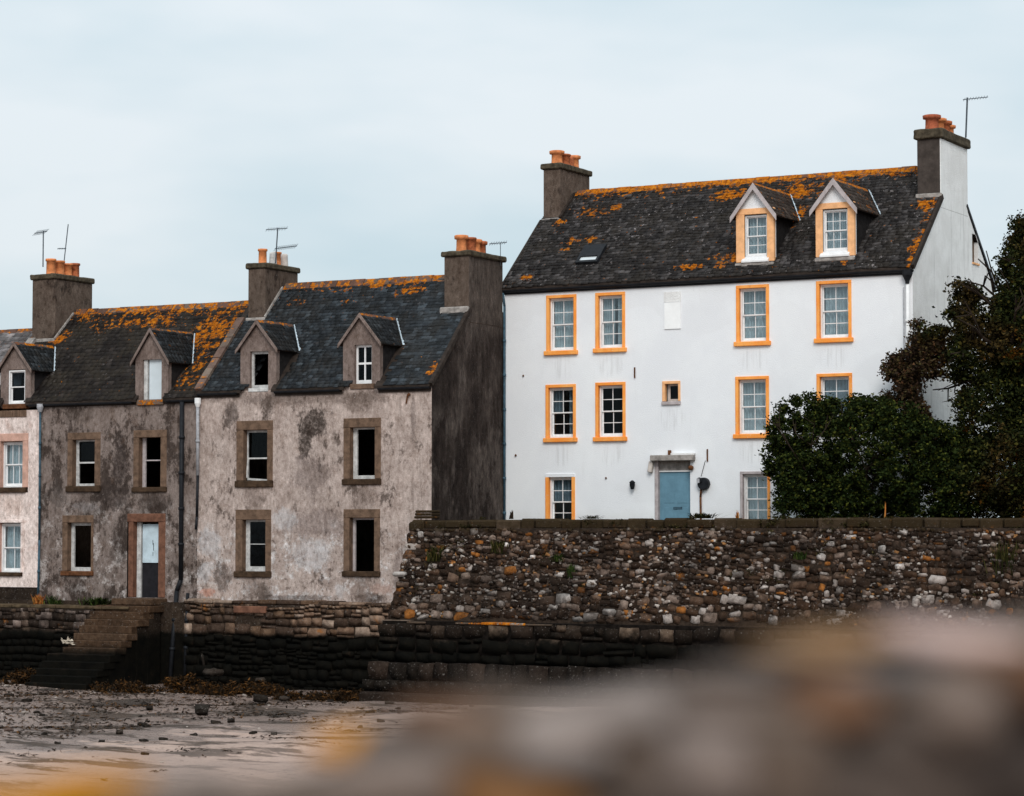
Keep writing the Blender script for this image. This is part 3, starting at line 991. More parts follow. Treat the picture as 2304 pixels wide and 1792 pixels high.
grid_sheet('beach', bx, by, lambda x, y: beach_z(x, y) if -72 < x < -8 and 5 < y < 60 else -.6, M['sand'])

M['water'] = NM('puddle_water', .06, .5).color((.13, .105, .092)).m
mw = M['water'].node_tree
b_ = mw.nodes['Principled BSDF']
nzz = mw.nodes.new('ShaderNodeTexNoise'); nzz.inputs['Scale'].default_value = 9; nzz.inputs['Detail'].default_value = 3
bb = mw.nodes.new('ShaderNodeBump'); bb.inputs['Strength'].default_value = .35; bb.inputs['Distance'].default_value = .02
gg = mw.nodes.new('ShaderNodeNewGeometry'); mw.links.new(gg.outputs['Position'], nzz.inputs['Vector'])
mw.links.new(nzz.outputs[0], bb.inputs['Height']); mw.links.new(bb.outputs[0], b_.inputs['Normal'])
puddle_z = lambda x, y: sand_z(x, y) - .016
px_ = [-52 + .5 * i for i in range(42)]; py_ = [38 + .5 * i for i in range(34)]
grid_sheet('water', px_, py_, puddle_z, M['water'])

M['earth'] = simple('terrace_earth', (.05, .045, .025), .95, .4, 2, .5)
def slab(name, x0, x1, y0, y1, z0, z1, mat):
    o = MB().box(x0, x1, y0, y1, z0, z1).build(name, mat); o['kind'] = 'structure'; return o
T = ZC - .40                                # level of the garden behind the rubble wall
slab('ground', -33.75, 60, 57.3, 120, -.5, T, M['earth'])
slab('ground', -120, -33.76, 58.4, 120, -.5, ZC - 2.0, M['earth'])

# ------------------------------------------------------------------ quay wall under the terraced houses, with its steps
DOORZ = ZC - 1.80
RUB_STOPS = [(0, (.026, .016, .011)), (.26, (.048, .028, .018)), (.46, (.082, .050, .034)), (.62, (.125, .082, .060)), (.75, (.20, .150, .125)),
             (.86, (.33, .29, .27)), (.945, (.52, .48, .46)), (.965, (.26, .10, .025))]
M['quay_stone'] = mat_stone('brown_quay_stone', [(0, (.070, .046, .034)), (.3, (.12, .074, .048)), (.5, (.18, .115, .080)), (.72, (.24, .165, .122)), (.9, (.32, .24, .19))],
                            tide=(ZC - 2.66, ZC - 2.80, .30), orange=.5, dirt=.35)
M['quay_mortar'] = mat_stone('quay_mortar', [(0, (.045, .032, .024)), (.5, (.060, .042, .032))], tide=(ZC - 2.66, ZC - 2.80, .30), dirt=.5)
M['mortar'] = simple('dark_mortar', (.026, .017, .012), .98, .5, 12, .9)
quay = empty('quay_wall', (-42, 57.6, 0), 'long low stone quay wall black with algae at its foot under the derelict terraced houses', 'wall')
mb = MB()
mb.box(-60, -33.9, 57.72, 58.7, -.5, DOORZ - .12)
mb.box(-41.5, -33.9, 57.525, 57.72, -.5, DOORZ - .14)
mb.build('wall_core', M['quay_mortar'], quay)
rr = random.Random(21)
items = []
for (cx, cz, w, h) in courses(-41.45, -33.95, .0, DOORZ - .14, (.17, .34), (.8, 2.1), rr, .25):
    if -39.66 < cx < -38.75 and ZC - 2.55 < cz < ZC - 2.18: continue
    z = cz + wave(cx, cz) * .9
    if z + h / 2 > DOORZ - .06: z = DOORZ - .06 - h / 2
    items.append(((cx, 57.66 - .03 * rr.random(), z), (w * rr.uniform(.86, .98), .34, h * rr.uniform(.82, .97)), (rr.gauss(0, .06), rr.gauss(0, .05), rr.gauss(0, .06)), h * w * (3 if cz > ZC - 3 else 1)))
place_stones(items, BLOCKS, M['quay_stone'], quay, limit=280)
# uneven ledge stones under the render
x = -41.45
while x < -34.2:
    w = rr.uniform(.35, .95)
    o = MB().box(x, min(x + w - .015, -34.0), 57.5 + rr.uniform(-.03, .03), 57.99, DOORZ - .13, DOORZ - .02 + rr.uniform(-.03, .02)).build('ledge_stone', M['quay_stone'], quay, bevel=.03)
    x += w
# narrow dark vent in the wall and its lintel
MB().box(-39.75, -38.7, 57.42, 57.9, ZC - 2.17, ZC - 1.98).build('vent_lintel', M['red_sandstone'], quay, bevel=.02)

terr = empty('terrace_wall', (-47, 57.2, 0), 'short mossy rubble wall with a grassy ledge to the left of the stone steps', 'wall')
MB().box(-56, -44.15, 56.955, 57.99, -.5, ZC - 2.12).build('wall_core', M['algae'], terr)
items = []
M['terrace_stone'] = mat_stone('terrace_wall_stone', [(0, (.040, .028, .022)), (.35, (.085, .058, .042)), (.6, (.14, .10, .08)), (.86, (.22, .17, .15))],
                               tide=(ZC - 2.62, ZC - 2.80, .4), orange=.35, dirt=.75)
for (cx, cz, w, h) in courses(-52.0, -44.15, .0, ZC - 2.14, (.18, .32), (.8, 2.0), rr, .2):
    items.append(((cx, 57.07 - .03 * rr.random(), cz + wave(cx, cz) * .4), (w * .95, .3, h * .94), (rr.gauss(0, .03), rr.gauss(0, .05), rr.gauss(0, .05)), h * w))
place_stones(items, BLOCKS, M['terrace_stone'], terr, limit=170)
M['ledge'] = simple('mossy_ledge', (.075, .052, .030), .95, .5, 4, .9)
x = -52
while x < -43.0:
    w = rr.uniform(.5, 1.0)
    MB().box(x, min(x + w - .012, -42.95), 56.98 + rr.uniform(-.03, .03), 57.99, ZC - 2.12, ZC - 2.03 + rr.uniform(-.015, .015)).build('coping_stone', M['ledge'], terr, bevel=.02)
    x += w

steps = empty('stone_steps', (-43.2, 56, 0), 'worn stone steps coming down from the boarded door to the beach', 'steps')
M['step'] = mat_stone('worn_step_stone', [(0, (.070, .042, .026)), (.5, (.090, .056, .036))], tide=(ZC - 2.95, ZC - 3.35, .3), dirt=.3, mossz=None)
MB().box(-43.75, -42.38, 57.25, 58.05, DOORZ - .20, DOORZ - .02).build('landing', M['step'], steps, bevel=.02)
zst = DOORZ - .20; yst = 57.3
for i in range(13):
    x0 = -44.15 + (0 if i < 7 else .0) - (.35 if i > 6 else 0); x1 = -42.30 - i * .012 + rr.uniform(-.03, .03)
    o = MB().box(x0, x1, yst - .27, yst + (.25 if i else .7), zst - .2 - .0 * i, zst + rr.uniform(-.01, .01)).build('step', M['step'], steps, bevel=.018)
    # riser block below stays on the ground
    MB().box(x0 + .02, x1 - .05, yst - .24, 57.6, -.4, zst - .2).build('step_base', M['algae'], steps)
    zst -= .185; yst -= .235

# ------------------------------------------------------------------ roofs / slates materials
def roofpt(px, py, yf, ze, k):
    p = onS(px, py, yf, ze, k); return p.x, p.z

# -------- dirty brown-grey house with the boarded door (left)
Yf = 58.0
ZE1 = ZC + 3.76; ZR1 = ZC + 6.68; YR = 61.0
K1 = (ZR1 - ZE1) / (YR - (Yf - .12))
LX0, LX1 = -46.95, -41.37
def blobs_px(lst, yf, ze, k):
    r = []
    for (px, py, rx, ry, s_) in lst:
        p = onS(px, py, yf, ze, k); q = onS(px + rx, py, yf, ze, k); t = onS(px, py - ry, yf, ze, k)
        r.append((p.x, p.z, max(.2, abs(q.x - p.x)), max(.15, abs(t.z - p.z)), s_))
    return r
b1 = blobs_px([(480, 745, 75, 75, 1.0), (330, 725, 130, 25, .9), (130, 760, 40, 25, 1.0), (440, 830, 45, 60, .8), (240, 730, 60, 30, .7)], Yf - .12, ZE1, K1)
M['slate_left'] = mat_slate('lichened_brown_slate', (.013, .010, .009), (.019, .015, .013), (.027, .022, .020), b1, (ZR1 - .7, ZR1 - .1, .75), moss=.85, pale=.35, gain=.25, base_w=-.02)
b2 = blobs_px([(880, 640, 130, 12, .9), (920, 652, 50, 16, 1.0), (665, 680, 30, 18, .7), (775, 680, 22, 30, .8), (740, 650, 90, 10, .7), (978, 830, 18, 25, 1.0)], Yf - .12, ZC + 3.9, 1.06)
M['slate_grey'] = mat_slate('blue_grey_slate', (.014, .016, .018), (.024, .028, .033), (.038, .046, .054), b2, None, moss=.3, pale=.15, gain=.27, base_w=-.04)

lh = empty('terraced_house', (-44.2, 58, DOORZ), 'derelict brown-grey terraced house with lichen-covered roof and half white boarded door', 'house')
def RY(a): return rectY(*a, Yf)
L1s, L1o = RY((151.6, 226, 973.6, 1107.5)), RY((162.7, 212.8, 989.8, 1094))
L2s, L2o = RY((300, 375, 968, 1108)), RY((312, 361, 984.8, 1096.6))
L3s, L3o = RY((140, 210, 1160, 1296)), RY((151.6, 204.5, 1176.6, 1285.5))
LDs, LDo = RY((286, 372, 1156, 1345)), RY((299.6, 356, 1175, 1345))
wx = lambda px, py: (lambda p: (p.x, p.z))(onY(px, py, Yf))
lb = []
for (px, py, rx, ry, col, k) in [(270, 1045, 30, 70, (.035, .026, .024), .85), (255, 1120, 60, 45, (.04, .030, .027), .8), (350, 1130, 50, 22, (.045, .034, .030), .7), (270, 1230, 30, 60, (.05, .038, .034), .6),
                                (130, 1120, 30, 40, (.06, .05, .046), .6), (180, 935, 55, 20, (.085, .065, .055), .5), (190, 1140, 45, 14, (.36, .33, .33), .6)]:
    x_, z_ = wx(px, py); lb.append((x_, z_, rx * .0125, ry * .0125, col, k))
for o_ in (L1s, L2s, L3s): lb.append(((o_[0] + o_[1]) / 2, o_[2] - .38, .42, .5, (.05, .036, .03), .55))
M['wall_left'] = mat_plaster('stained_brown_grey_render', (.245, .195, .175), (.50, .45, .43), (.040, .028, .023), (.115, .072, .052), .46, lb, low=(ZC - .3, ZC + 1.6), seed=1)
house_wall(lh, LX0, LX1, Yf, 64.0, DOORZ - .2, ZE1, YR, ZR1 - .08, ZE1, [L1s, L2s, L3s, LDs], [M['wall_left'], M['chimney'], M['dark_inside']], 1)
open_window(lh, *L1s, Yf, *L1o, M['sandstone'], M['dark_sill'], [(0, .12, 0, 1), (.12, 1, .49, .525), (.12, 1, 0, .055), (.12, 1, .965, 1)], panes=[(.12, 1, .55, .95)])
open_window(lh, *L2s, Yf, *L2o, M['sandstone'], M['dark_sill'], [(0, .14, 0, 1), (.14, 1, .53, .555)], frame=M['lilac_board'])
open_window(lh, *L3s, Yf, *L3o, M['sandstone'], M['rust_sill'], [(0, .13, 0, 1), (.13, 1, .94, 1), (.13, 1, 0, .08)])
# door
dx0, dx1, dz0, dz1 = LDo
MBd = MB(); MBd.box(dx0 + .17, dx1 - .03, Yf + .2, Yf + .24, dz0, dz0 + (dz1 - dz0) * .46)
door = MBd.build('door', M['door_dark'], lh)
mb = MB()
mb.box(dx0 + .2, dx1 - .03, Yf + .17, Yf + .2, dz0 + (dz1 - dz0) * .46, dz1 - .06)
mb.build('board', M['door_pale'], door)
MB().box(dx0 + .01, dx0 + .15, Yf + .16, Yf + .24, dz0, dz1).build('door_frame', M['old_white_paint'], door)
MB().box(dx0 - .17, dx0, Yf - .015, Yf + .26, LDs[2], dz1).build('jamb', M['red_sandstone'], door, bevel=.015)
MB().box(dx1, LDs[1], Yf - .015, Yf + .26, LDs[2], dz1).build('jamb', M['red_sandstone'], door, bevel=.015)
MB().box(LDs[0], LDs[1], Yf - .02, Yf + .26, dz1, LDs[3]).build('lintel', M['red_sandstone'], door, bevel=.015)
# letters of grime on the board are too faint to read: a few dark scratches
mb = MB()
for i, (u, v, w, h) in enumerate([(.66, .62, .012, .10), (.63, .70, .012, .06), (.64, .55, .010, .05)]):
    mb.box(dx0 + u * (dx1 - dx0), dx0 + (u + w / .7) * (dx1 - dx0), Yf + .164, Yf + .169, dz0 + v * (dz1 - dz0), dz0 + (v + h) * (dz1 - dz0))
mb.build('scratch', M['black_iron'], door)

RX0 = -48.92
V1 = Vector((0, YR - Yf + .12, ZR1 - ZE1)); L1len = V1.length; V1n = V1.normalized()
# dormers of the left house
def dorm_fit(pxl, pxr, pyb, pye, pya, Yd):
    x0 = onY(pxl, (pyb + pye) / 2, Yd).x; x1 = onY(pxr, (pyb + pye) / 2, Yd).x; xm = (pxl + pxr) / 2
    return x0, x1, onY(xm, pyb, Yd).z, onY(xm, pye, Yd).z, onY(xm, pya, Yd).z
def skipper(rects, x_org, yf, ze, vn):
    def f(u, v):
        x = x_org + u; z = ze + vn.z * v
        return any(a < x < b and c < z < d for a, b, c, d in rects)
    return f
Yd1 = 58.02
dA = dorm_fit(2, 69.5, 908, 828, 776, Yd1)
dB = dorm_fit(304.6, 378, 900, 808, 744, Yd1)
DM = {'wall': M['chimney'], 'cheek': M['cheek'], 'board': M['dark_timber']}
gp = lambda q: (q[0] + .12, q[1] - .08, q[3])
rl = build_roof(lh, RX0, LX1 + .05, Yf - .12, ZE1, YR, ZR1, 64.1, ZE1, M['dark_timber'], [gp(dA), gp(dB)])
M['dormer_stone'] = mat_plaster('dormer_render', (.235, .180, .160), (.33, .28, .26), (.10, .075, .065), (.16, .11, .085), .12, seed=5)
DM = {'wall': M['dormer_stone'], 'cheek': M['cheek'], 'board': M['dark_timber']}
sk = skipper([(dA[0] + .1, dA[1] - .05, 0, dA[3] + .05), (dB[0] + .1, dB[1] - .05, 0, dB[3] + .05)], RX0, Yf - .12, ZE1, V1n)
slates(rl, (RX0, Yf - .12, ZE1 + .01), (1, 0, 0), V1, LX1 - RX0 + .05, L1len - .05, M['slate_left'], course=.17, wr=(.14, .30), t=.020, skip=sk, seed=4, jit=.02)
M['ridge_lichen'] = mat_slate('lichened_ridge_tile', (.10, .055, .04), (.15, .07, .045), (.12, .09, .07), [], None, gain=0, base_w=.17)
M['ridge_orange'] = mat_slate('orange_lichened_ridge_tile', (.14, .065, .04), (.20, .09, .045), (.16, .09, .06), [], None, gain=0, base_w=.245)
ridge_tiles(rl, RX0 + .95, LX1 + .2, YR, ZR1, K1, M['ridge_lichen'], .4)
rA = (Yf - .12, ZE1, K1)
wA = rectY(19, 56.5, 832, 909, Yd1); wB = rectY(321, 363.5, 809, 900, Yd1)
M['dormer_slate'] = mat_slate('dormer_slate', (.013, .014, .015), (.022, .024, .027), (.034, .038, .042), [], None, moss=.4, gain=0, base_w=-.02)
da = dormer(lh, *[dA[0], dA[1]], Yd1, ZE1 - .12, dA[3], dA[4], rA, DM, (wA[0], wA[1], wA[2], wA[3]), slate=M['dormer_slate'], seed=1, barge=M['dormer_stone'], ridge_mat=M['ridge_lichen'])
sash_window(lh, wA[0], wA[1], wA[2], wA[3], Yd1, None, 0.0, rec=.05, cols=1, rows=1, glass='dark_glass', curt='side', seed=3, level3=da, head=False, fw=.05).parent = da
bpy.data.objects[-1] if False else None
db = dormer(lh, dB[0], dB[1], Yd1, ZE1 - .12, dB[3], dB[4], rA, DM, wB, slate=M['dormer_slate'], seed=2, barge=M['dormer_stone'], ridge_mat=M['ridge_lichen'])
wb_ = MB(); wb_.box(wB[0] + .16, wB[1], Yd1 + .10, Yd1 + .13, wB[2], wB[3]).build('board', M['board_white'], db)
MB().box(wB[0], wB[0] + .12, Yd1 + .06, Yd1 + .14, wB[2], wB[3]).build('window_frame', M['old_white_paint'], db)
MB().box(wB[0] - .15, wB[1] + .12, Yd1 - .09, Yd1 + .12, wB[2] - .15, wB[2] - .01).build('sill', M['ridge_lichen'], db, bevel=.015)
MB().box(wA[0] - .15, wA[1] + .12, Yd1 - .09, Yd1 + .12, wA[2] - .15, wA[2] - .01).build('sill', M['rust_sill'], da, bevel=.015)
# gutters stop at the dormers
gz = ZE1 - .05
gutter(lh, dA[1] + .02, dB[0] - .02, Yf, gz, M['black_iron']); gutter(lh, dB[1] + .02, LX1 + .12, Yf, gz, M['black_iron'])
MB().box(LX0, dA[1] + .3, Yf - .05, Yf, ZE1 - .16, ZE1 - .04).build('fascia', M['dark_timber'], lh)
MB().box(dA[1] + .3, LX1, Yf - .03, Yf, ZE1 - .14, ZE1 - .04).build('fascia', M['dark_timber'], lh)
slope_bar('skew_stone', rl, RX0 - .02, RX0 + .24, Yf - .1, ZE1, 60.0, ZE1 + K1 * (60.0 - Yf + .12), -.02, .13, M['cement'])
chL = chimney(lh, -48.89, -48.03, 60.0, 61.8, ZE1 + 1.6, onY(120, 616, 60.0).z, M['chimney'], M['coping'])
zt = onY(120, 616, 60.0).z
for (yy, h, mt) in ((60.33, .50, 'terracotta'), (60.75, .48, 'terracotta'), (61.12, .43, 'terracotta'), (61.48, .47, 'terracotta_dark')):
    pot(chL, -48.46, yy, zt - .01, h, .135, M[mt])
slope_bar('flashing', chL, -48.03, -47.985, 60.0, ZE1 + K1 * (60.0 - Yf + .12), YR - .1, ZR1 - .1, .02, .08, M['cement'])
MB().box(-48.93, -48.0, 59.93, 60.0, ZE1 + K1 * (60 - Yf + .12) - .12, ZE1 + K1 * (60 - Yf + .12) + .06).build('flashing', M['cement'], chL, bevel=.02)
# black drain at its right-hand end
p = onY(411, 905, 57.93)
downpipe(lh, [(p.x, 57.9, ZE1 - .1), (p.x, 57.9, ZC - 1.3), (p.x - .12, 57.88, ZC - 1.6), (p.x - .12, 57.6, .3)], .065, M['black_iron'])
p = onY(93, 915, 57.93)
hp = MB(); hp.lathe((p.x, 57.88, ZE1 - .28), [(.05, 0), (.10, .14), (.10, .24), (.08, .24)], 10); hp.build('rain_hopper', M['grey_pipe'], lh)
downpipe(lh, [(p.x, 57.88, ZE1 - .26), (p.x, 57.9, ZC - .2), (p.x - .03, 57.9, ZC - 2.0)], .032, M['blue_pipe'])

# -------- pale pink house at the left edge
ph = empty('terraced_house', (-49.5, 58, DOORZ), 'pale pink painted house cut by the left edge of the photo', 'house')
P1o, P2o = RY((2, 52, 993.6, 1097)), RY((-2, 47.5, 1177, 1288))
P1s, P2s = RY((-14, 64, 976, 1109)), RY((-14, 52, 1170, 1297))
m = mat_plaster('pale_pink_paint', (.90, .76, .71), (.92, .86, .83), (.30, .18, .15), (.55, .36, .30), -.1,
                [(wx(30, 1170)[0], wx(30, 1140)[1], .5, .35, (.62, .44, .36), .4)], seed=8)
M['pink'] = m
house_wall(ph, -54, LX0 - .003, Yf - .012, 64, DOORZ + .24, ZE1 - .2, YR, ZR1 - .5, ZE1 - .2, [P1s, P2s], [M['pink'], M['pink'], M['dark_inside']], 1)
MB().box(-54, LX0 - .01, Yf + .02, 58.6, DOORZ - .4, DOORZ + .24).build('base', M['algae'], ph)
bz = rectY(0, 61, 924, 939, Yf)
for i in range(4):
    a = bz[0] + (bz[1] - bz[0]) * i / 4
    MB().box(a + .006, a + (bz[1] - bz[0]) / 4 - .006, Yf - .05, Yf - .012, bz[2], bz[3]).build('band_stone', M['sandstone'], ph, bevel=.01)
for (S_, O_, sl_, sd) in ((P1s, P1o, True, 2), (P2s, P2o, False, 5)):
    w = sash_window(ph, O_[0], O_[1], O_[2], O_[3], Yf - .012, None, 0.0, rec=.16, cols=3 if not sd == 5 else 2, rows=1, curt='full', seed=sd, head=False, fw=.06)
    MB().box(S_[0], S_[1], Yf - .04, Yf + .2, O_[3], S_[3]).build('lintel', M['pink_stone'] if sl_ else M['pink'], w, bevel=.012)
    MB().box(S_[0], O_[0], Yf - .03, Yf + .2, O_[2], O_[3]).build('jamb', M['pink_stone'], w)
    MB().box(O_[1], S_[1], Yf - .03, Yf + .2, O_[2], O_[3]).build('jamb', M['pink_stone'] if sl_ else M['pink'], w)
    MB().box(S_[0] - .03, S_[1] - (.06 if sl_ else 0), Yf - .09, Yf + .2, S_[2], O_[2]).build('sill', M['dark_sill'], w, bevel=.02)
M['slate_pale'] = mat_slate('pale_lichened_slate', (.10, .09, .09), (.16, .15, .15), (.22, .20, .20), blobs_px([(40, 775, 25, 30, 1.0), (8, 725, 14, 8, .8)], Yf - .12, ZE1, K1), None, gain=.3)
rp = build_roof(ph, -54, RX0 - .03, Yf - .12, ZE1 - .05, YR, ZR1 - .5, 64.1, ZE1 - .05, M['dark_timber'])
Vp = Vector((0, YR - Yf + .12, ZR1 - .45 - ZE1))
slates(rp, (-54, Yf - .12, ZE1 - .04), (1, 0, 0), Vp, 54 + RX0 - .04, Vp.length - .05, M['slate_pale'], course=.2, wr=(.2, .34), seed=9)
ridge_tiles(rp, -54, RX0 - .05, YR, ZR1 - .5, K1, M['ridge_lichen'], .4)

# -------- grey-pink derelict house (middle)
gh = empty('terraced_house', (-37.6, 58, DOORZ), 'tallest derelict house of the row with blotchy pinkish-grey front and blue-grey slate roof', 'house')
GX0, GX1 = -41.37, -33.84
ZE2 = ZC + 3.92; ZR2 = ZC + 7.12
K2 = (ZR2 - ZE2) / (YR - (Yf - .12))
gw = {}
for k_, s_, o_ in (('G1', (531.8, 614, 947, 1097), (547.5, 601, 968, 1082)), ('G2', (772.8, 857, 941, 1091.5), (787, 843, 962, 1078)),
                   ('G3', (529.7, 610, 1147, 1299.5), (545, 597, 1170, 1286)), ('G4', (772.8, 855, 1146, 1298), (786, 841.6, 1165.7, 1286))):
    gw[k_] = (RY(s_), RY(o_))
gb = []
DK = (.055, .042, .036)
for (px, py, rx, ry, col, k) in [(705, 950, 46, 42, DK, .97), (688, 1000, 24, 40, DK, .95), (522, 930, 24, 30, (.10, .078, .07), .8), (603, 915, 20, 34, (.075, .055, .045), .85), (810, 905, 45, 30, (.15, .11, .09), .7),
                                (930, 940, 8, 80, (.13, .10, .09), .6), (700, 1070, 60, 60, (.13, .10, .095), .5), (500, 1300, 28, 35, (.10, .075, .065), .8), (590, 1335, 30, 24, (.09, .072, .062), .8),
                                (720, 1180, 90, 40, (.15, .115, .11), .5), (830, 1345, 50, 12, (.06, .045, .04), .8), (660, 1345, 150, 8, (.06, .045, .04), .6), (895, 1300, 14, 60, (.13, .10, .095), .5)]:
    x_, z_ = wx(px, py); gb.append((x_, z_, rx * .0122, ry * .0122, col, k))
for (px, py, rx, ry) in [(470, 1220, 35, 40), (700, 1250, 60, 50), (460, 1290, 25, 30), (765, 1330, 18, 20), (640, 1170, 40, 30)]:
    x_, z_ = wx(px, py); gb.append((x_, z_, rx * .0122, ry * .0122, (.52, .50, .51), .65))
x_, z_ = wx(464, 1333); gb.append((x_, z_, .38, .15, (.52, .26, .19), .8))
x_, z_ = wx(860, 1325); gb.append((x_, z_, .5, .18, (.46, .30, .25), .55))
for g_ in gw.values(): gb.append(((g_[0][0] + g_[0][1]) / 2, g_[0][2] - .34, .46, .45, (.17, .125, .105), .6))
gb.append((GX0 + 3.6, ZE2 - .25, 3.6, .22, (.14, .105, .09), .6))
M['wall_grey'] = mat_plaster('blotchy_pinkish_render', (.50, .405, .365), (.72, .69, .69), (.090, .066, .055), (.25, .18, .145), .26, gb, low=(ZC - .3, ZC + .6), seed=2)
# its gable: blackened render with paler streaks
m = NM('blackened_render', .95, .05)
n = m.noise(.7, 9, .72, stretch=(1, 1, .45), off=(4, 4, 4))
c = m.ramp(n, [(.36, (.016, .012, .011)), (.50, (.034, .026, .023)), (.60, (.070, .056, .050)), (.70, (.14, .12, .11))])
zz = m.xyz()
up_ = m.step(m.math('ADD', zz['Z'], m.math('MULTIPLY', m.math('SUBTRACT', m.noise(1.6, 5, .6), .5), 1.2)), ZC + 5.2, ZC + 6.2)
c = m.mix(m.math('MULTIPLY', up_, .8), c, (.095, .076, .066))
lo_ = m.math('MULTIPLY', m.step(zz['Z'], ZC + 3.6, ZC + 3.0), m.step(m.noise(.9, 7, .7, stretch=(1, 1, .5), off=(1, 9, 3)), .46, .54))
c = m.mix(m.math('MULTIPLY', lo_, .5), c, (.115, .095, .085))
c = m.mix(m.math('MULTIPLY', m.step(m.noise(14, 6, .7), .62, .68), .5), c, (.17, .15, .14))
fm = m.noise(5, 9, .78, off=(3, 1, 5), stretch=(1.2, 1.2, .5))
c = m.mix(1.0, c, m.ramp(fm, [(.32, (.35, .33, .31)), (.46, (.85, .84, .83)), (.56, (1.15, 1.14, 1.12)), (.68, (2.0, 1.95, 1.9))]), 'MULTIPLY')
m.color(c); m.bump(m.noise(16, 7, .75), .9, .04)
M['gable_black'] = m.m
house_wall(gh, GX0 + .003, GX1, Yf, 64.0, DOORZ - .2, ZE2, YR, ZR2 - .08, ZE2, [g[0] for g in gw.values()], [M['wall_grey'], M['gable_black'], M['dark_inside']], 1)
S_, O_ = gw['G1']; open_window(gh, *S_, Yf, *O_, M['sandstone'], M['dark_sill'], [(0, .05, 0, 1), (.05, 1, .43, .46), (.05, 1, .955, 1)], tilt=(-.02, .97, .02, .43, -.07), panes=[(.06, .98, .47, .95)])
S_, O_ = gw['G2']; open_window(gh, *S_, Yf, *O_, M['sandstone'], M['dark_sill'], [(.0, .16, 0, 1), (.16, 1, 0, .07), (.16, 1, .965, 1)])
S_, O_ = gw['G3']; open_window(gh, *S_, Yf, *O_, M['sandstone'], M['dark_sill'], [(.0, .17, 0, 1), (.17, 1, 0, .095), (.17, 1, .52, .535), (.17, 1, .96, 1)], panes=[(.17, 1, .1, .95)])
S_, O_ = gw['G4']; open_window(gh, *S_, Yf, *O_, M['sandstone'], M['dark_sill'], [(.0, .10, 0, 1), (.1, 1, .965, 1)], frame=M['lilac_board'])

V2 = Vector((0, YR - Yf + .12, ZR2 - ZE2)); V2n = V2.normalized()
Yd2 = 58.03
dC = dorm_fit(541, 621.6, 884, 782, 726, Yd2); dD = dorm_fit(771.8, 854.5, 870, 768, 711, Yd2)
rg = build_roof(gh, GX0, GX1 - .01, Yf - .12, ZE2, YR, ZR2, 64.1, ZE2, M['dark_timber'], [gp(dC), gp(dD)])
sk = skipper([(dC[0] + .1, dC[1] - .05, 0, dC[3] + .05), (dD[0] + .1, dD[1] - .05, 0, dD[3] + .05)], GX0, Yf - .12, ZE2, V2n)
slates(rg, (GX0 + .2, Yf - .12, ZE2 + .01), (1, 0, 0), V2, GX1 - GX0 - .22, V2.length - .05, M['slate_grey'], course=.13, wr=(.13, .25), t=.022, skip=sk, individuals=300, seed=14, jit=.012)
ridge_tiles(rg, -40.45, -34.62, YR, ZR2, K2, M['ridge_lichen'], .42, 5)
rB = (Yf - .12, ZE2, K2)
wC = rectY(562, 603.5, 790.6, 874, Yd2); wD = rectY(797.5, 836.5, 776, 864, Yd2)
dc = dormer(gh, dC[0], dC[1], Yd2, ZE2 - .14, dC[3], dC[4], rB, DM, wC, slate=M['dormer_slate'], seed=6, ridge_mat=M['ridge_lichen'], barge=M['dormer_stone'])
mb = MB(); bars(mb, *wC, Yd2 + .10, Yd2 + .16, [(0, .10, 0, 1), (.9, 1, 0, 1), (.1, .9, 0, .09), (.1, .9, .93, 1)]); mb.build('window_frame', M['old_white_paint'], dc)
MB().box(wC[0] - .02, wC[1] + .02, Yd2 - .05, Yd2 + .1, wC[2] - .1, wC[2] + .0).build('sill', M['old_white_paint'], dc, bevel=.01)
dd = dormer(gh, dD[0], dD[1], Yd2, ZE2 - .14, dD[3], dD[4], rB, DM, wD, slate=M['dormer_slate'], seed=7, ridge_mat=M['ridge_lichen'], barge=M['dormer_stone'])
mb = MB(); bars(mb, *wD, Yd2 + .10, Yd2 + .16, [(0, .10, 0, 1), (.88, 1, 0, 1), (.1, .88, 0, .10), (.1, .88, .94, 1), (.46, .53, .1, .94), (.1, .46, .5, .55), (.53, .88, .5, .55)]); mb.build('window_frame', M['white_paint'], dd)
for (a, b, c_, d_) in ((.1, .46, .1, .5), (.53, .88, .1, .5), (.1, .46, .55, .94), (.53, .88, .55, .94)):
    W_, H_ = wD[1] - wD[0], wD[3] - wD[2]
    MB().box(wD[0] + a * W_, wD[0] + b * W_, Yd2 + .13, Yd2 + .135, wD[2] + c_ * H_, wD[2] + d_ * H_).build('pane', M['dark_glass'], dd)
MB().box(wD[0] - .1, wD[1] + .1, Yd2 - .07, Yd2 + .1, wD[2] - .14, wD[2]).build('sill', M['sandstone'], dd, bevel=.01)
gz = ZE2 - .05
gutter(gh, GX0 + .05, dC[0] - .02, Yf, gz, M['black_iron']); gutter(gh, dC[1] + .02, dD[0] - .02, Yf, gz, M['black_iron']); gutter(gh, dD[1] + .02, GX1, Yf, gz, M['black_iron'])
for a, b in ((GX0 + .02, dC[0]), (dC[1], dD[0]), (dD[1], GX1 - .02)):
    MB().box(a, b, Yf - .04, Yf - .002, ZE2 - .17, ZE2 - .05).build('fascia', M['dark_timber'], gh)
M['skew'] = mat_slate('lichened_skew_stone', (.12, .075, .058), (.16, .10, .08), (.13, .10, .08), [], None, gain=0, base_w=.07)
ns = 7
for i in range(ns):
    ya = Yf - .1 + (60.0 - Yf + .1) * i / ns; yb = Yf - .1 + (60.0 - Yf + .1) * (i + 1) / ns - .012
    f_ = lambda y: ZE2 + K2 * (y - Yf + .12)
    slope_bar('skew_stone', rg, GX0 - .02, GX0 + .22, ya, f_(ya), yb, f_(yb), -.10, .10 + .01 * (i % 2), M['skew'])
f_ = lambda y: ZE2 + K2 * (y - Yf + .12)
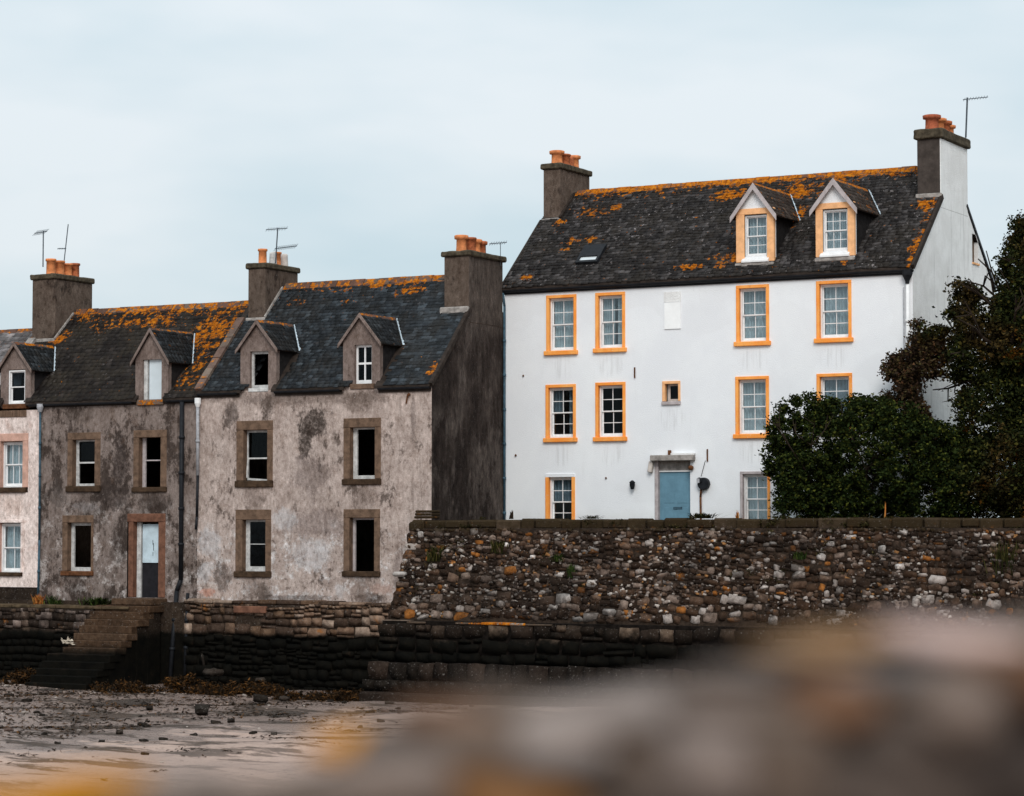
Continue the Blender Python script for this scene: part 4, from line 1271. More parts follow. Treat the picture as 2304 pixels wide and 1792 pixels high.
slope_bar('verge', rg, GX1 - .04, GX1 + .07, Yf - .1, f_(Yf - .1), 60.0, f_(60.0), -.08, .035, M['dark_timber'])
M['lichen_lump'] = mat_slate('orange_lichen', (.3, .1, .02), (.5, .18, .02), (.5, .2, .03), [], None, gain=0, base_w=.3)
chM = chimney(gh, -41.08, -40.5, 60.0, 61.7, ZE2 + 1.8, onY(598, 591, 60.0).z, M['chimney'], M['coping'])
zt = onY(598, 591, 60.0).z
pot(chM, -40.79, 60.3, zt - .01, .44, .115, M['terracotta']); pot(chM, -40.79, 60.83, zt - .01, .40, .11, M['old_white_paint'], 2); pot(chM, -40.79, 61.03, zt - .01, .42, .115, M['terracotta'])
pot(chM, -40.79, 61.42, zt - .01, .40, .11, M['pale_pot'], 2)
slope_bar('flashing', chM, -40.5, -40.455, 60.0, f_(60.0), YR - .1, ZR2 - .1, .02, .08, M['cement'])
MB().box(-41.12, -40.46, 59.92, 60.0, f_(60) - .14, f_(60) + .03).build('flashing', M['cement'], chM, bevel=.02)
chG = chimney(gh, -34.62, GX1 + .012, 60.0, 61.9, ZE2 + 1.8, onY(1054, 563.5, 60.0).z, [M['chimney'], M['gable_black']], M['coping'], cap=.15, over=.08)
zt = onY(1054, 563.5, 60.0).z
pot(chG, -34.25, 60.3, zt - .01, .47, .15, M['terracotta'], 1); pot(chG, -34.25, 60.82, zt - .01, .46, .135, M['terracotta_dark'], 0)
pot(chG, -34.25, 61.12, zt - .01, .44, .135, M['terracotta'], 1); pot(chG, -34.25, 61.45, zt - .01, .42, .125, M['terracotta_dark'], 1)
MB().box(-34.70, GX1 + .03, 59.86, 60.0, f_(60) - .28, f_(60) + .06).build('flashing', M['cement'], chG, bevel=.035)
# pipes at the join of the two houses
p = onY(446, 905, 57.9)
hp = MB(); hp.lathe((p.x, 57.88, ZE2 - .42), [(.05, 0), (.09, .1), (.09, .25), (.07, .25)], 10); hp.build('rain_hopper', M['white_paint'], gh)
downpipe(gh, [(p.x, 57.88, ZE2 - .42), (p.x, 57.9, ZC + 1.6)], .045, M['grey_pipe'])
downpipe(gh, [(p.x, 57.9, ZC + 1.6), (p.x - .02, 57.9, ZC + .45), (p.x - .05, 57.9, ZC + .1)], .038, M['black_iron'])
p = onY(420, 1350, 57.5)
downpipe(gh, [(p.x, 57.55, DOORZ + .15), (p.x - .04, 57.5, .4)], .05, M['black_iron'])
# rusty wall tie under the eave
p = onY(918, 895, 57.97)
MB().tube((p.x, 57.96, p.z + .08), (p.x - .06, 57.97, p.z - .16), .022, 6).tube((p.x, 57.95, p.z + .05), (p.x + .06, 57.95, p.z + .1), .035, 6).build('wall_tie', M['rust_sill'], gh)

# -------- white house with the orange window surrounds
YW = 62.0; YRW = 65.3; WX0 = -33.82; WX1 = onY(2055, 800, YW).x
ZEW = ZC + 6.80; ZRW = ZC + 9.86
KW = (ZRW - ZEW) / (YRW - (YW - .14))
wh = empty('white_house', (-28, 62, T), 'tall white harled house with orange window surrounds and blue door above the rubble wall', 'house')
W = {}
def RW(a): return rectY(*a, YW)
for k_, a in (('W1', (1229.5, 1297.2, 664, 799.4)), ('W2', (1339.9, 1406.7, 658.2, 793.6)), ('W3', (1656.7, 1730.7, 641.5, 779)), ('W4', (1837, 1916, 631.5, 771.5)),
              ('W5', (1228, 1296, 865.5, 995.5)), ('W6', (1340, 1407.7, 860.5, 993.6)), ('WS', (1490.5, 1531, 857.7, 911.5)), ('W7', (1655, 1730.5, 847, 987)), ('W8', (1838, 1917.8, 840.5, 978)),
              ('W9', (1227.6, 1294, 1066, 1196)), ('W10', (1665.7, 1733, 1061, 1190)), ('DR', (1473, 1553, 1036, 1225))):
    W[k_] = RW(a)
W['DR'] = (W['DR'][0], W['DR'][1], T + .05, W['DR'][3])
house_wall(wh, WX0, WX1, YW, 68.7, T - .3, ZEW, YRW, ZRW - .08, ZEW, list(W.values()), [M['white_wall'], M['white_gable'], M['dark_inside']], 1,
           gable_hole=(onX(2187.5, 560, WX1).y, onX(2201, 560, WX1).y, onX(2194, 592, WX1).z, onX(2194, 528, WX1).z))
gy0, gy1, gz0, gz1 = (onX(2187.5, 560, WX1).y, onX(2201, 560, WX1).y, onX(2194, 592, WX1).z, onX(2194, 528, WX1).z)
gwn = MB().box(WX1 - .16, WX1 - .12, gy0, gy1, gz0, gz1).build('window', M['sandstone'], wh)
MB().box(WX1 - .12, WX1 + .03, gy0 - .02, gy1 + .04, gz0 - .05, gz0).build('sill', M['peach_paint'], gwn)
OP = M['orange_paint']
spec = dict(surround=OP, sill=OP, margin=.085, sill_h=.12)
sash_window(wh, *W['W1'], YW, seed=11, curt='full', **spec)
sash_window(wh, *W['W2'], YW, seed=12, curt='gap', **spec)
sash_window(wh, *W['W3'], YW, seed=13, curt='full', **spec)
sash_window(wh, *W['W4'], YW, seed=14, curt='full', **spec)
sash_window(wh, *W['W5'], YW, seed=15, curt='side', **spec)
sash_window(wh, *W['W6'], YW, seed=16, curt=None, glass='dark_glass', **spec)
sash_window(wh, *W['W7'], YW, seed=17, curt='full', **spec)
sash_window(wh, *W['W8'], YW, seed=18, curt='dim', **spec)
sash_window(wh, *W['W9'], YW, seed=19, curt='half', surround=OP, sill=OP, margin=.10, sill_h=.12, head_mat=M['white_wall'])
sash_window(wh, *W['W10'], YW, seed=20, curt='full', surround=OP, sill=OP, margin=.075, sill_h=.12, head_mat=M['lilac_board'], jl_mat=M['lilac_board'])
# small stair window
a, b, c_, d_ = W['WS']
mb = MB(); bars(mb, a + .08, b - .06, c_ + .1, d_ - .08, YW + .16, YW + .2, [(0, .2, 0, 1), (.86, 1, 0, 1), (.2, .86, 0, .14), (.2, .86, .9, 1)])
ws = mb.build('window', M['pale_pot'], wh)
MB().box(a, b, YW - .03, YW + .1, d_ - .08, d_).build('lintel', M['peach_paint'], ws, bevel=.008)
MB().box(a, a + .08, YW - .03, YW + .1, c_ + .1, d_ - .08).build('jamb', M['peach_paint'], ws, bevel=.008)
MB().box(b - .06, b, YW - .03, YW + .1, c_ + .1, d_ - .08).build('jamb', M['peach_paint'], ws, bevel=.008)
MB().box(a - .01, b + .01, YW - .06, YW + .12, c_, c_ + .09).build('sill', M['lilac_board'], ws, bevel=.01)
MB().box(a + .08, b - .06, YW + .18, YW + .185, c_ + .1, d_ - .08).build('pane', M['dark_glass'], ws)
# blind window
M['blind'] = simple('blocked_window_paint', (.90, .90, .90), .8, .04, 4, .2)
a, b, c_, d_ = RW((1494.5, 1532, 656.7, 740.6))
mb = MB(); mb.box(a, b, YW - .012, YW, c_, c_ + .005)
bl = MB().box(a + .015, b, YW - .03, YW - .001, c_, d_ - .29).build('blind_window', M['blind'], wh)
MB().box(a, b + .005, YW - .02, YW - .001, d_ - .28, d_).build('lintel', M['white_gable'], bl)
# door
a, b, c_, d_ = W['DR']
d_ = W['DR'][3]
top = onY(1515, 1062, YW).z
dr = MB().box(a + .1, b - .01, YW + .12, YW + .17, c_, top).build('door', M['door_blue'], wh)
MB().box(a + .1, b - .01, YW + .08, YW + .16, top, top + .035).build('transom_bar', M['white_paint'], dr)
MB().box(a + .1, b - .01, YW + .13, YW + .17, top + .035, d_).build('transom_panel', M['cement'], dr)
MB().box(a, a + .1, YW + .01, YW + .2, c_, d_).build('jamb', M['lilac_board'], dr)
q = onY(1521, 1145, YW)
MB().box(q.x - .13, q.x + .13, YW + .105, YW + .12, q.z - .02, q.z + .05).build('letterbox', M['blue_pipe'], dr)
mb = MB()
for (u0, u1, v0, v1) in ((.14, .46, .30, .52), (.54, .88, .30, .52), (.14, .46, .58, .94), (.54, .88, .58, .94), (.14, .88, .06, .24)):
    mb.box(a + .1 + u0 * (b - a - .11), a + .1 + u1 * (b - a - .11), YW + .112, YW + .12, c_ + v0 * (top - c_), c_ + v1 * (top - c_))
mb.build('door_panel', M['door_blue'], dr, bevel=.004)
s0 = onY(1466, 1030, YW - .1); s1 = onY(1561.5, 1030, YW - .1); zt1 = onY(1515, 1024.5, YW).z; zb1 = onY(1515, 1037.5, YW).z
cz = MB().box(s0.x, s1.x, YW - .22, YW, zb1, zt1).build('door_canopy', M['cement'], wh, bevel=.015)
MB().box(s0.x + .5, s1.x, YW - .10, YW, zt1, zt1 + .05).build('canopy_ledge', M['white_gable'], cz)
MB().box(s0.x + .49, s0.x + .56, YW - .12, YW - .04, zt1, zt1 + .13).build('canopy_peg', M['rust_sill'], cz)
p = onY(1462, 1052, YW)
MB().prism([(p.x - .02, YW - .14, p.z - .13), (p.x + .10, YW - .14, p.z - .15), (p.x + .15, YW - .14, zb1), (p.x + .03, YW - .14, zb1)], (0, .139, 0)).build('bracket', M['pale_pot'], cz, bevel=.02)
p = onY(1557, 1053, YW)
MB().lathe((p.x, YW - .07, p.z - .07), [(.001, 0), (.055, .02), (.075, .07), (.055, .12), (.001, .14)], 12).build('door_bell', M['rust_sill'], wh, smooth=True)
# lantern left of the door
p = onY(1427, 1092, YW)
mb = MB(); mb.lathe((p.x, YW - .12, p.z - .12), [(.001, 0), (.045, .01), (.07, .10), (.075, .18), (.085, .19), (.03, .24), (.001, .25)], 10)
mb.tube((p.x - .1, YW, p.z + .10), (p.x, YW - .12, p.z + .10), .018, 6)
mb.build('wall_lantern', M['black_iron'], wh, smooth=True)
# round black hose reel and its pipe
p = onY(1586, 1089, YW)
mb = MB(); mb.tube((p.x, YW - .14, p.z), (p.x, YW - .001, p.z), .165, 18); mb.tube((p.x - .09, YW - .17, p.z + .09), (p.x - .09, YW - .141, p.z + .09), .08, 12)
reel = mb.build('hose_reel', M['black_iron'], wh, bevel=.02)
MB().box(p.x - .16, p.x - .08, YW - .181, YW - .171, p.z + .02, p.z + .14).build('reel_label', M['grey_pipe'], reel)
mb = MB(); mb.tube((p.x - .09, YW - .05, p.z - .12), (p.x - .11, YW - .04, p.z - .35), .03, 8); mb.tube((p.x - .11, YW - .04, p.z - .35), (p.x - .10, YW - .04, T), .03, 8)
mb.build('reel_pipe', M['rust_sill'], wh, smooth=True)
MB().tube((p.x - .1, YW - .02, p.z + .2), (p.x + .02, YW - .01, p.z + .62), .008, 5).build('cable', M['black_iron'], wh)
for (px, y0, y1) in ((1428.5, 827, 851), (1592, 1011, 1039)):
    p0, p1 = onY(px, y0, YW), onY(px, y1, YW)
    MB().box(p0.x - .014, p0.x + .016, YW - .035, YW - .001, p1.z, p0.z).build('iron_bar', M['rust_sill'], wh)
for (px, py, s_) in ((1178, 846, .03), (1161, 1025, .035), (1364, 1076, .03)):
    p = onY(px, py, YW)
    MB().lathe((p.x, YW - .02, p.z - s_), [(.001, 0), (s_, s_ * .6), (s_ * .7, s_ * 1.7), (.001, s_ * 2)], 8).build('iron_stud', M['rust_sill'], wh)

# roof
VW = Vector((0, YRW - YW + .14, ZRW - ZEW)); VWn = VW.normalized()
bw = blobs_px([(1670, 580, 90, 16, 1.0), (1560, 600, 50, 12, .95), (1285, 545, 30, 25, .75), (1340, 480, 70, 25, .6), (1265, 500, 25, 14, .8), (1190, 625, 28, 12, .85), (1330, 540, 20, 10, .9), (1385, 468, 22, 12, .8),
               (1880, 440, 60, 50, .8), (1800, 430, 60, 30, 1.0), (1640, 440, 60, 18, .95), (1830, 395, 160, 14, .7), (2075, 540, 30, 90, .85), (2090, 460, 40, 25, .85), (1800, 480, 25, 30, .9), (1620, 600, 18, 14, .9), (1900, 590, 12, 8, .7)], YW - .14, ZEW, KW)
M['slate_white'] = mat_slate('mottled_dark_slate', (.016, .014, .014), (.030, .027, .026), (.058, .053, .053), bw, (ZRW - .5, ZRW - .05, .6), moss=.45, pale=1.0, gain=.31, base_w=-.02)
rw = build_roof(wh, WX0 - .05, WX1 - .01, YW - .14, ZEW, YRW, ZRW, 68.85, ZEW, M['dark_timber'])
gW = (YW - .14, ZEW, KW)
def dfitS(pxl, pxr, pyb, pye, pya):
    Yd = onS((pxl + pxr) / 2, pyb, *gW).y
    return Yd, dorm_fit(pxl, pxr, pyb, pye, pya, Yd)
YdE, dE = dfitS(1657.5, 1741, 594, 479, 419); YdF, dF = dfitS(1836.5, 1922, 587, 465, 408)
sky_px = [onS(x_, y_, *gW) for x_, y_ in ((1297, 598), (1345, 595), (1362, 556), (1318, 560))]
sx0, sx1 = min(sky_px[0].x, sky_px[3].x), max(sky_px[1].x, sky_px[2].x); sz0, sz1 = sky_px[0].z, sky_px[2].z
sk = skipper([(dE[0] + .1, dE[1] - .05, dE[2] + .1, dE[3]), (dF[0] + .1, dF[1] - .05, dF[2] + .1, dF[3]), (sx0, sx1, sz0, sz1)], WX0 - .05, YW - .14, ZEW, VWn)
slates(rw, (WX0 - .05, YW - .14, ZEW + .01), (1, 0, 0), VW, WX1 - WX0 + .02, VW.length - .05, M['slate_white'], course=.13, wr=(.09, .24), t=.028, skip=sk, seed=24, jit=.03, individuals=0)
ridge_tiles(rw, -33.2, -22.5, YRW, ZRW, KW, M['ridge_orange'], .42, 8)
DW = {'wall': M['white_wall'], 'cheek': M['cheek'], 'board': M['dark_timber']}
M['dormer_lichen'] = mat_slate('lichened_dormer_slate', (.040, .028, .022), (.055, .04, .032), (.075, .058, .048), [], None, moss=.2, gain=0, base_w=.05)
for (Yd_, dd_, wpx, sd) in ((YdE, dE, (1675.5, 1726, 482.6, 578), 31), (YdF, dF, (1851.5, 1907.5, 470, 565.6), 32)):
    ow = rectY(*wpx, Yd_)
    dmr = dormer(wh, dd_[0], dd_[1], Yd_, dd_[2] - .35, dd_[3] + .02, dd_[4], gW, DW, (ow[0], ow[1], ow[2] - .0, min(ow[3], dd_[3])), slate=M['dormer_lichen'], seed=sd, barge=M['lilac_board'], over=.13, ridge_mat=M['ridge_orange'])
    win_top = min(ow[3], dd_[3])
    MB().box(dd_[0] - .01, dd_[1] + .01, Yd_ - .03, Yd_ + .1, win_top, win_top + .16).build('lintel', M['peach_paint'], dmr, bevel=.01)
    MB().box(dd_[0] - .01, ow[0], Yd_ - .028, Yd_ + .1, ow[2] - .14, win_top).build('jamb', M['peach_paint'], dmr, bevel=.01)
    MB().box(ow[1], dd_[1] + .01, Yd_ - .028, Yd_ + .1, ow[2] - .14, win_top).build('jamb', M['peach_paint'], dmr, bevel=.01)
    w_ = sash_window(wh, ow[0], ow[1], ow[2], win_top, Yd_, None, .0, rec=.07, cols=3 if sd == 32 else 2, rows=2, curt='full', seed=sd, level3=dmr, head=False, fw=.05, bar=.016)
    w_.name = 'window_frame'; w_.parent = dmr; w_.matrix_parent_inverse = Matrix()
    MB().prism([(ow[0] - .06, Yd_ - .12, ow[2] - .1), (ow[0] - .06, Yd_ + .03, ow[2] + .0), (ow[0] - .06, Yd_ + .03, ow[2] - .16), (ow[0] - .06, Yd_ - .12, ow[2] - .16)], (ow[1] - ow[0] + .12, 0, 0)).build('sill', M['white_paint'], dmr, bevel=.01)
    MB().box(dd_[0] - .02, dd_[1] + .02, Yd_ - .10, Yd_, ow[2] - .27, ow[2] - .165).build('flashing', M['cement'], dmr, bevel=.02)
for o in list(lh.children):
    if o.name.startswith('window') and o.get('x') == 1: pass
# skylight
ym = lambda z: YW - .14 + (z - ZEW) / KW
N_ = Vector((0, -VWn.z, VWn.y))
def onroof(x, z, h): return Vector((x, ym(z), z)) + N_ * h
sb = MB()
fwid = .07
for (xa, xb, za_, zb_) in ((sx0, sx0 + fwid, sz0, sz1), (sx1 - fwid, sx1, sz0, sz1), (sx0 + fwid, sx1 - fwid, sz0, sz0 + .06), (sx0 + fwid, sx1 - fwid, sz1 - .36, sz1)):
    sb.prism([onroof(xa, za_, -.02), onroof(xb, za_, -.02), onroof(xb, zb_, -.02), onroof(xa, zb_, -.02)], N_ * .13)
sky_o = sb.build('skylight', M['black_iron'], rw)
sky_o.parent = wh; sky_o.matrix_parent_inverse = Matrix.Translation(-wh.location)
MB().prism([onroof(sx0 + fwid, sz0 + .06, .05), onroof(sx1 - fwid, sz0 + .06, .05), onroof(sx1 - fwid, sz1 - .36, .05), onroof(sx0 + fwid, sz1 - .36, .05)], N_ * .02).build('pane', simple('sky_pane', (.56, .60, .62), .15, .05, 3, 0, .6), sky_o)
# gutter, fascia and verges
gutter(wh, WX0 - .05, WX1 + .03, YW, ZEW - .05, M['black_iron'], .075)
MB().box(WX0, WX1, YW - .045, YW - .002, ZEW - .17, ZEW - .05).build('fascia', M['black_iron'], wh)
fw_ = lambda y: ZEW + KW * (y - YW + .14)
slope_bar('verge', rw, WX1 - .0, WX1 + .07, YW - .1, fw_(YW - .1), 64.25, fw_(64.25), -.10, .04, M['dark_timber'])
fb_ = lambda y: ZRW - KW * .955 * (y - YRW)
d_ = Vector((0, 68.8 - 66.4, fb_(68.8) - fb_(66.4))).normalized(); n_ = Vector((0, -d_.z, d_.y))
a_, b_2 = Vector((WX1 - .02, 66.4, fb_(66.4))), Vector((WX1 - .02, 68.85, fb_(68.85)))
MB().prism([a_ - n_ * .06, b_2 - n_ * .06, b_2 + n_ * .02, a_ + n_ * .02], (.05, 0, 0)).build('verge', M['black_iron'], rw)
slope_bar('verge', rw, WX0 - .1, WX0 - .03, YW - .1, fw_(YW - .1), 64.3, fw_(64.3), -.10, .03, M['dark_timber'])
# chimneys
zt = onY(1254, 367, 64.35).z
c1 = chimney(wh, WX0 - .02, -33.3, 64.35, 66.24, ZEW + 1.8, zt, M['chimney'], M['coping'], cap=.17, over=.07)
pot(c1, -33.56, 64.66, zt - .02, .42, .17, M['terracotta'], 1); pot(c1, -33.56, 65.12, zt - .02, .38, .16, M['terracotta_dark'], 0); pot(c1, -33.56, 65.45, zt - .02, .36, .14, M['terracotta_dark'], 2); pot(c1, -33.56, 65.75, zt - .02, .42, .15, M['terracotta'], 1)
MB().box(WX0 - .04, -33.26, 64.27, 64.35, fw_(64.3) - .12, fw_(64.3) + .05).build('flashing', M['cement'], c1, bevel=.02)
slope_bar('flashing', c1, -33.3, -33.22, 64.3, fw_(64.3), YRW - .1, ZRW - .1, .0, .09, M['dark_timber'])
zt = onY(2124, 288, 64.25).z
c2 = chimney(wh, -22.55, WX1 + .004, 64.25, 66.5, ZEW + 1.8, zt, [M['chimney_dark'], M['white_gable']], M['coping'], cap=.26, over=.08)
pot(c2, -22.25, 64.6, zt - .02, .44, .19, simple('brick_red_clay', (.36, .10, .05), .85, .35, 8, .4), 1); pot(c2, -22.25, 65.1, zt - .02, .42, .18, M['terracotta'], 1); pot(c2, -22.25, 65.6, zt - .02, .42, .17, M['terracotta_dark'], 1); pot(c2, -22.25, 65.98, zt - .02, .36, .15, M['terracotta'], 1)
MB().box(-22.58, WX1 + .05, 64.17, 64.25, fw_(64.25) - .06, fw_(64.25) + .07).build('flashing', M['cement'], c2, bevel=.02)
# rainwater pipes at both corners
px0 = onY(1134, 900, YW - .06).x
downpipe(wh, [(px0 - .02, YW - .09, ZEW - .12), (px0 + .02, YW - .07, ZEW - .5), (px0 + .02, YW - .07, T)], .036, M['blue_pipe'])
px1 = onY(2043, 700, YW - .06).x
hp = MB(); hp.lathe((px1, YW - .1, ZEW - .42), [(.05, 0), (.06, .08), (.13, .22), (.14, .36), (.11, .36)], 10); hp.build('rain_hopper', M['black_iron'], wh)
downpipe(wh, [(px1, YW - .08, ZEW - .4), (px1, YW - .08, T)], .05, M['white_paint'])
downpipe(wh, [(px1 - .12, YW - .04, ZEW - .5), (px1 - .12, YW - .04, T)], .016, M['grey_pipe'], False)

# ------------------------------------------------------------------ television aerials
def aerial(loc, top, label, booms, lean=(0, 0), r=.018):
    """booms: (height fraction, direction x, length each side a, b, number of elements)"""
    t = empty('tv_aerial', loc, label, 'aerial', None)
    base = Vector(loc); tip = base + Vector((lean[0], lean[1], top))
    MB().tube(base, tip, r, 6).build('mast', M['aerial'], t)
    for (f, a, b, n, tilt, el) in booms:
        c = base.lerp(tip, f)
        p0 = c + Vector((-a, 0, -a * tilt)); p1 = c + Vector((b, 0, b * tilt))
        MB().tube(p0, p1, .012, 5).build('boom', M['aerial'], t)
        mb = MB()
        for i in range(n):
            q = p0.lerp(p1, (i + .5) / n)
            mb.tube(q - Vector((0, el * .5, el * .35)), q + Vector((0, el * .5, el * .35)), .006, 4)
        if n: mb.build('elements', M['aerial'], t)
    return t
def at_ch(px, py, Y): return onY(px, py, Y)
q = at_ch(97, 575, 60.2); h = at_ch(96, 520, 60.2).z - q.z
aerial((q.x, 60.2, q.z - .35), h + .35, 'thin mast with short spiky boom on the leftmost chimney beside the pots', [(.97, .33, .14, 9, .06, .26)])
q = at_ch(143, 579, 61.0)
tipz = at_ch(153.5, 505, 61.0)
aerial((q.x, 61.0, q.z - .3), tipz.z - q.z + .3, 'leaning bare whip mast with one side arm behind the leftmost pots', [(.43, .30, .02, 5, -.05, .08)], lean=(tipz.x - q.x, 0), r=.015)
q = at_ch(620, 562, 60.75); tp = at_ch(625, 513, 60.75)
aerial((q.x, 60.75, q.z - .4), tp.z - q.z + .4, 'double aerial with two booms on the middle chimney of the row', [(.97, .40, .33, 8, .0, .18), (.42, .05, .70, 12, .05, .22)], lean=(tp.x - q.x, 0))
q = at_ch(1126, 574, 61.7); tp = at_ch(1126, 546, 61.7)
aerial((q.x, 61.7, q.z - .3), tp.z - q.z + .3, 'faint low aerial behind four pots on the chimney beside the white house', [(.98, .35, .2, 7, .02, .16)], r=.01)
q = at_ch(2173, 306, 66.1); tp = at_ch(2176.5, 220, 66.1)
aerial((q.x, 66.1, q.z - .05), tp.z - q.z + .05, 'tall single aerial on the highest chimney of the white house', [(.96, .12, .58, 9, .02, .16)], lean=(tp.x - q.x, 0), r=.026)

# ------------------------------------------------------------------ rubble retaining wall and its footing
M['rubble'] = mat_stone('rubble_stone', RUB_STOPS, mossz=(ZC - .15, ZC + .2), orange=.25, dirt=.72)
M['coping_stone'] = mat_stone('mossy_coping_stone', [(0, (.024, .014, .008)), (.5, (.040, .026, .016)), (.85, (.075, .052, .038))], mossz=(ZC - .1, ZC + .3), orange=.35, dirt=.5)
rub = empty('rubble_wall', (-26, 57, ZC - 2.25), 'long battered rubble retaining wall of mixed pale and brown stones below the white house', 'wall')
ZT = ZC + .37; ZB = ZC - 2.22
bat = lambda z: 57.0 - 1.15 * ((ZT - z) / (ZT - ZB)) ** 1.15
RXE = -9.0
prof = [(-33.80, bat(ZT - (ZT - ZB) * i / 10) - .035, ZT - (ZT - ZB) * i / 10) for i in range(1, 11)]
poly = [(-33.80, 57.55, ZT - .2)] + prof + [(-33.80, 57.55, ZB)]
MB().prism(poly, (RXE + 33.8, 0, 0)).build('wall_core', M['mortar'], rub)
rr = random.Random(33)
items = []
z = ZB; 
cs = []
# larger stones low down, smaller towards the top
cs += courses(-33.84, RXE, ZB, ZB + .75, (.17, .30), (.8, 1.9), rr, .22)
cs += courses(-33.84, RXE, ZB + .75, ZB + 1.5, (.12, .24), (.7, 2.0), rr, .35)
cs += courses(-33.84, RXE, ZB + 1.5, ZT - .30, (.09, .20), (.7, 2.3), rr, .35)
for (cx, cz, w, h) in cs:
    z = cz + wave(cx, cz, 1.2)
    z = min(max(z, ZB + h / 2), ZT - .3 - h * .3)
    y = bat(z)
    sc_ = rr.uniform(.70, 1.0)
    e = (math.radians(-22) + rr.gauss(0, .12), rr.gauss(0, .16), rr.gauss(0, .14))
    vis = 1 if cx < -17.6 else .01
    items.append(((cx, y + .04 + rr.uniform(-.045, .045), z), (w * sc_, .26, h * rr.uniform(.72, .98)), e, w * h * vis))
place_stones(items, STONES, M['rubble'], rub, limit=262)
# galleting: little pinning stones in the joints
gal = []
for k in range(4200):
    x = rr.uniform(-33.8, -16.5); z = rr.uniform(ZB + .1, ZT - .35)
    if mathutils.noise.noise(Vector((x * .6, z * 1.2, 3))) < -.15: continue
    s_ = rr.uniform(.025, .075)
    gal.append(((x, bat(z) - .06 + rr.uniform(-.02, .03), z), (s_ * rr.uniform(1, 1.9), s_, s_), (rr.uniform(-.4, .1), rr.uniform(-.4, .4), 0), 0))
M['pinning'] = mat_stone('pinning_stone', [(0, (.05, .036, .03)), (.35, (.13, .095, .075)), (.55, (.24, .20, .18)), (.75, (.42, .38, .35)), (.92, (.30, .15, .06))], mossz=(ZC - .15, ZC + .2), dirt=.6)
place_stones(gal, STONES[:4], M['pinning'], rub, limit=0)
x = -33.86
while x < RXE:
    w = rr.uniform(.35, .85)
    MB().box(x + .006, x + w - .006, 56.95 + rr.uniform(-.06, .05), 57.56, ZT - .24 - rr.uniform(0, .09), ZT + rr.uniform(-.04, .01)).build('coping_stone', M['coping_stone'], rub, bevel=.05)
    x += w
# jutting quoins at the free end and the little stack on top
zq = ZB
while zq < ZT - .3:
    h = rr.uniform(.2, .3)
    w = rr.uniform(.35, .6)
    o = MB().box(-33.90, -33.9 + w, bat(zq + h / 2) - .05, bat(zq) + .5, zq + .008, zq + h - .008).build('quoin', M['rubble'], rub, bevel=.05)
    zq += h
for i in range(3):
    MB().box(-33.82 + .02 * i, -33.28, 57.05, 57.5, ZT + .01 + i * .075, ZT + .075 + i * .075).build('quoin', M['coping_stone'], rub, bevel=.02)
MB().box(-33.98, -33.6, bat(ZC - 1.0) - .25, bat(ZC - 1.0) + .2, ZC - 1.12, ZC - .99).build('quoin', M['cement'], rub, bevel=.05)

ft = empty('wall_footing', (-26, 55.6, 0), 'stepped footing of large dark blocks with an orange lichened ledge under the rubble wall', 'wall')
M['black_mortar'] = simple('black_wet_mortar', (.009, .007, .006), .95, .5, 9, .8, spec=.03)
M['footing'] = mat_stone('dark_footing_block', [(0, (.018, .013, .010)), (.35, (.030, .021, .016)), (.6, (.050, .035, .026)), (.80, (.12, .085, .062)), (.92, (.24, .15, .09))], tide=(ZC - 2.30, ZC - 2.75, 1.3), dirt=.4)
M['footing_low'] = mat_stone('low_footing_block', [(0, (.013, .010, .008)), (.4, (.020, .014, .011)), (.75, (.032, .022, .017))], dirt=.35)
MB().prism([(-33.8, 55.475, ZB), (-33.8, 57.0, ZB), (-33.8, 57.0, -.5), (-33.8, 55.37, -.5)], (RXE + 33.8, 0, 0)).build('footing_core', M['black_mortar'], ft)
MB().prism([(-33.75, 55.08, ZC - 3.28), (-33.75, 55.72, ZC - 3.28), (-33.75, 55.72, -.5), (-33.75, 54.85, -.5)], (RXE + 33.75, 0, 0)).build('footing_core', M['black_mortar'], ft)
items = []
for (cx, cz, w, h) in courses(-33.9, RXE, ZC - 3.28, ZB - .06, (.26, .44), (1.0, 2.3), rr, .16):
    y = 55.66 - .10 * (ZB - cz)
    items.append(((cx, y, cz + wave(cx, cz) * .4), (w * rr.uniform(.88, .97), .45, h * rr.uniform(.88, .96)), (rr.gauss(-.06, .06), rr.gauss(0, .05), rr.gauss(0, .08)), w * h * (1 if cx < -20 else .01)))
place_stones(items, BLOCKS, M['footing'], ft, name='block', limit=150)
items = []
for (cx, cz, w, h) in (courses(-34.1, RXE, ZC - 3.98, ZC - 3.70, (.28, .29), (1.1, 2.2), rr, .0) + courses(-33.95, RXE, ZC - 3.70, ZC - 3.24, (.46, .47), (.7, 1.3), rr, .0)):
    items.append(((cx, 55.28 - .25 * (ZC - 3.3 - cz), cz), (w * rr.uniform(.88, .96), .5, h * .95), (rr.gauss(-.1, .06), rr.gauss(0, .06), rr.gauss(0, .1)), w * h * (1 if cx < -20 else .01)))
place_stones(items, BLOCKS, M['footing_low'], ft, name='block', limit=70)
x = -34.05
while x < RXE:
    w = rr.uniform(.9, 1.7)
    MB().box(x, x + w - .02, 54.72 + rr.uniform(-.04, .04), 55.3, -.2, ZC - 3.98 + rr.uniform(-.03, .01)).build('slab', M['footing_low'], ft, bevel=.05)
    x += w
M['ledge_lichen'] = mat_slate('lichened_ledge', (.06, .042, .028), (.11, .075, .055), (.19, .15, .12), [(-30.6, ZB, 1.6, .6, 1.0), (-27.5, ZB, .5, .4, .8)], None, gain=.26, base_w=.0)
x = -33.86
while x < -29.2:
    w = rr.uniform(.4, 1.1)
    MB().box(x, x + w - .015, 55.44 + rr.uniform(-.06, .07), 55.86, ZB - .06, ZB + rr.uniform(-.03, .02)).build('ledge_slab', M['ledge_lichen'], ft, bevel=.015)
    x += w

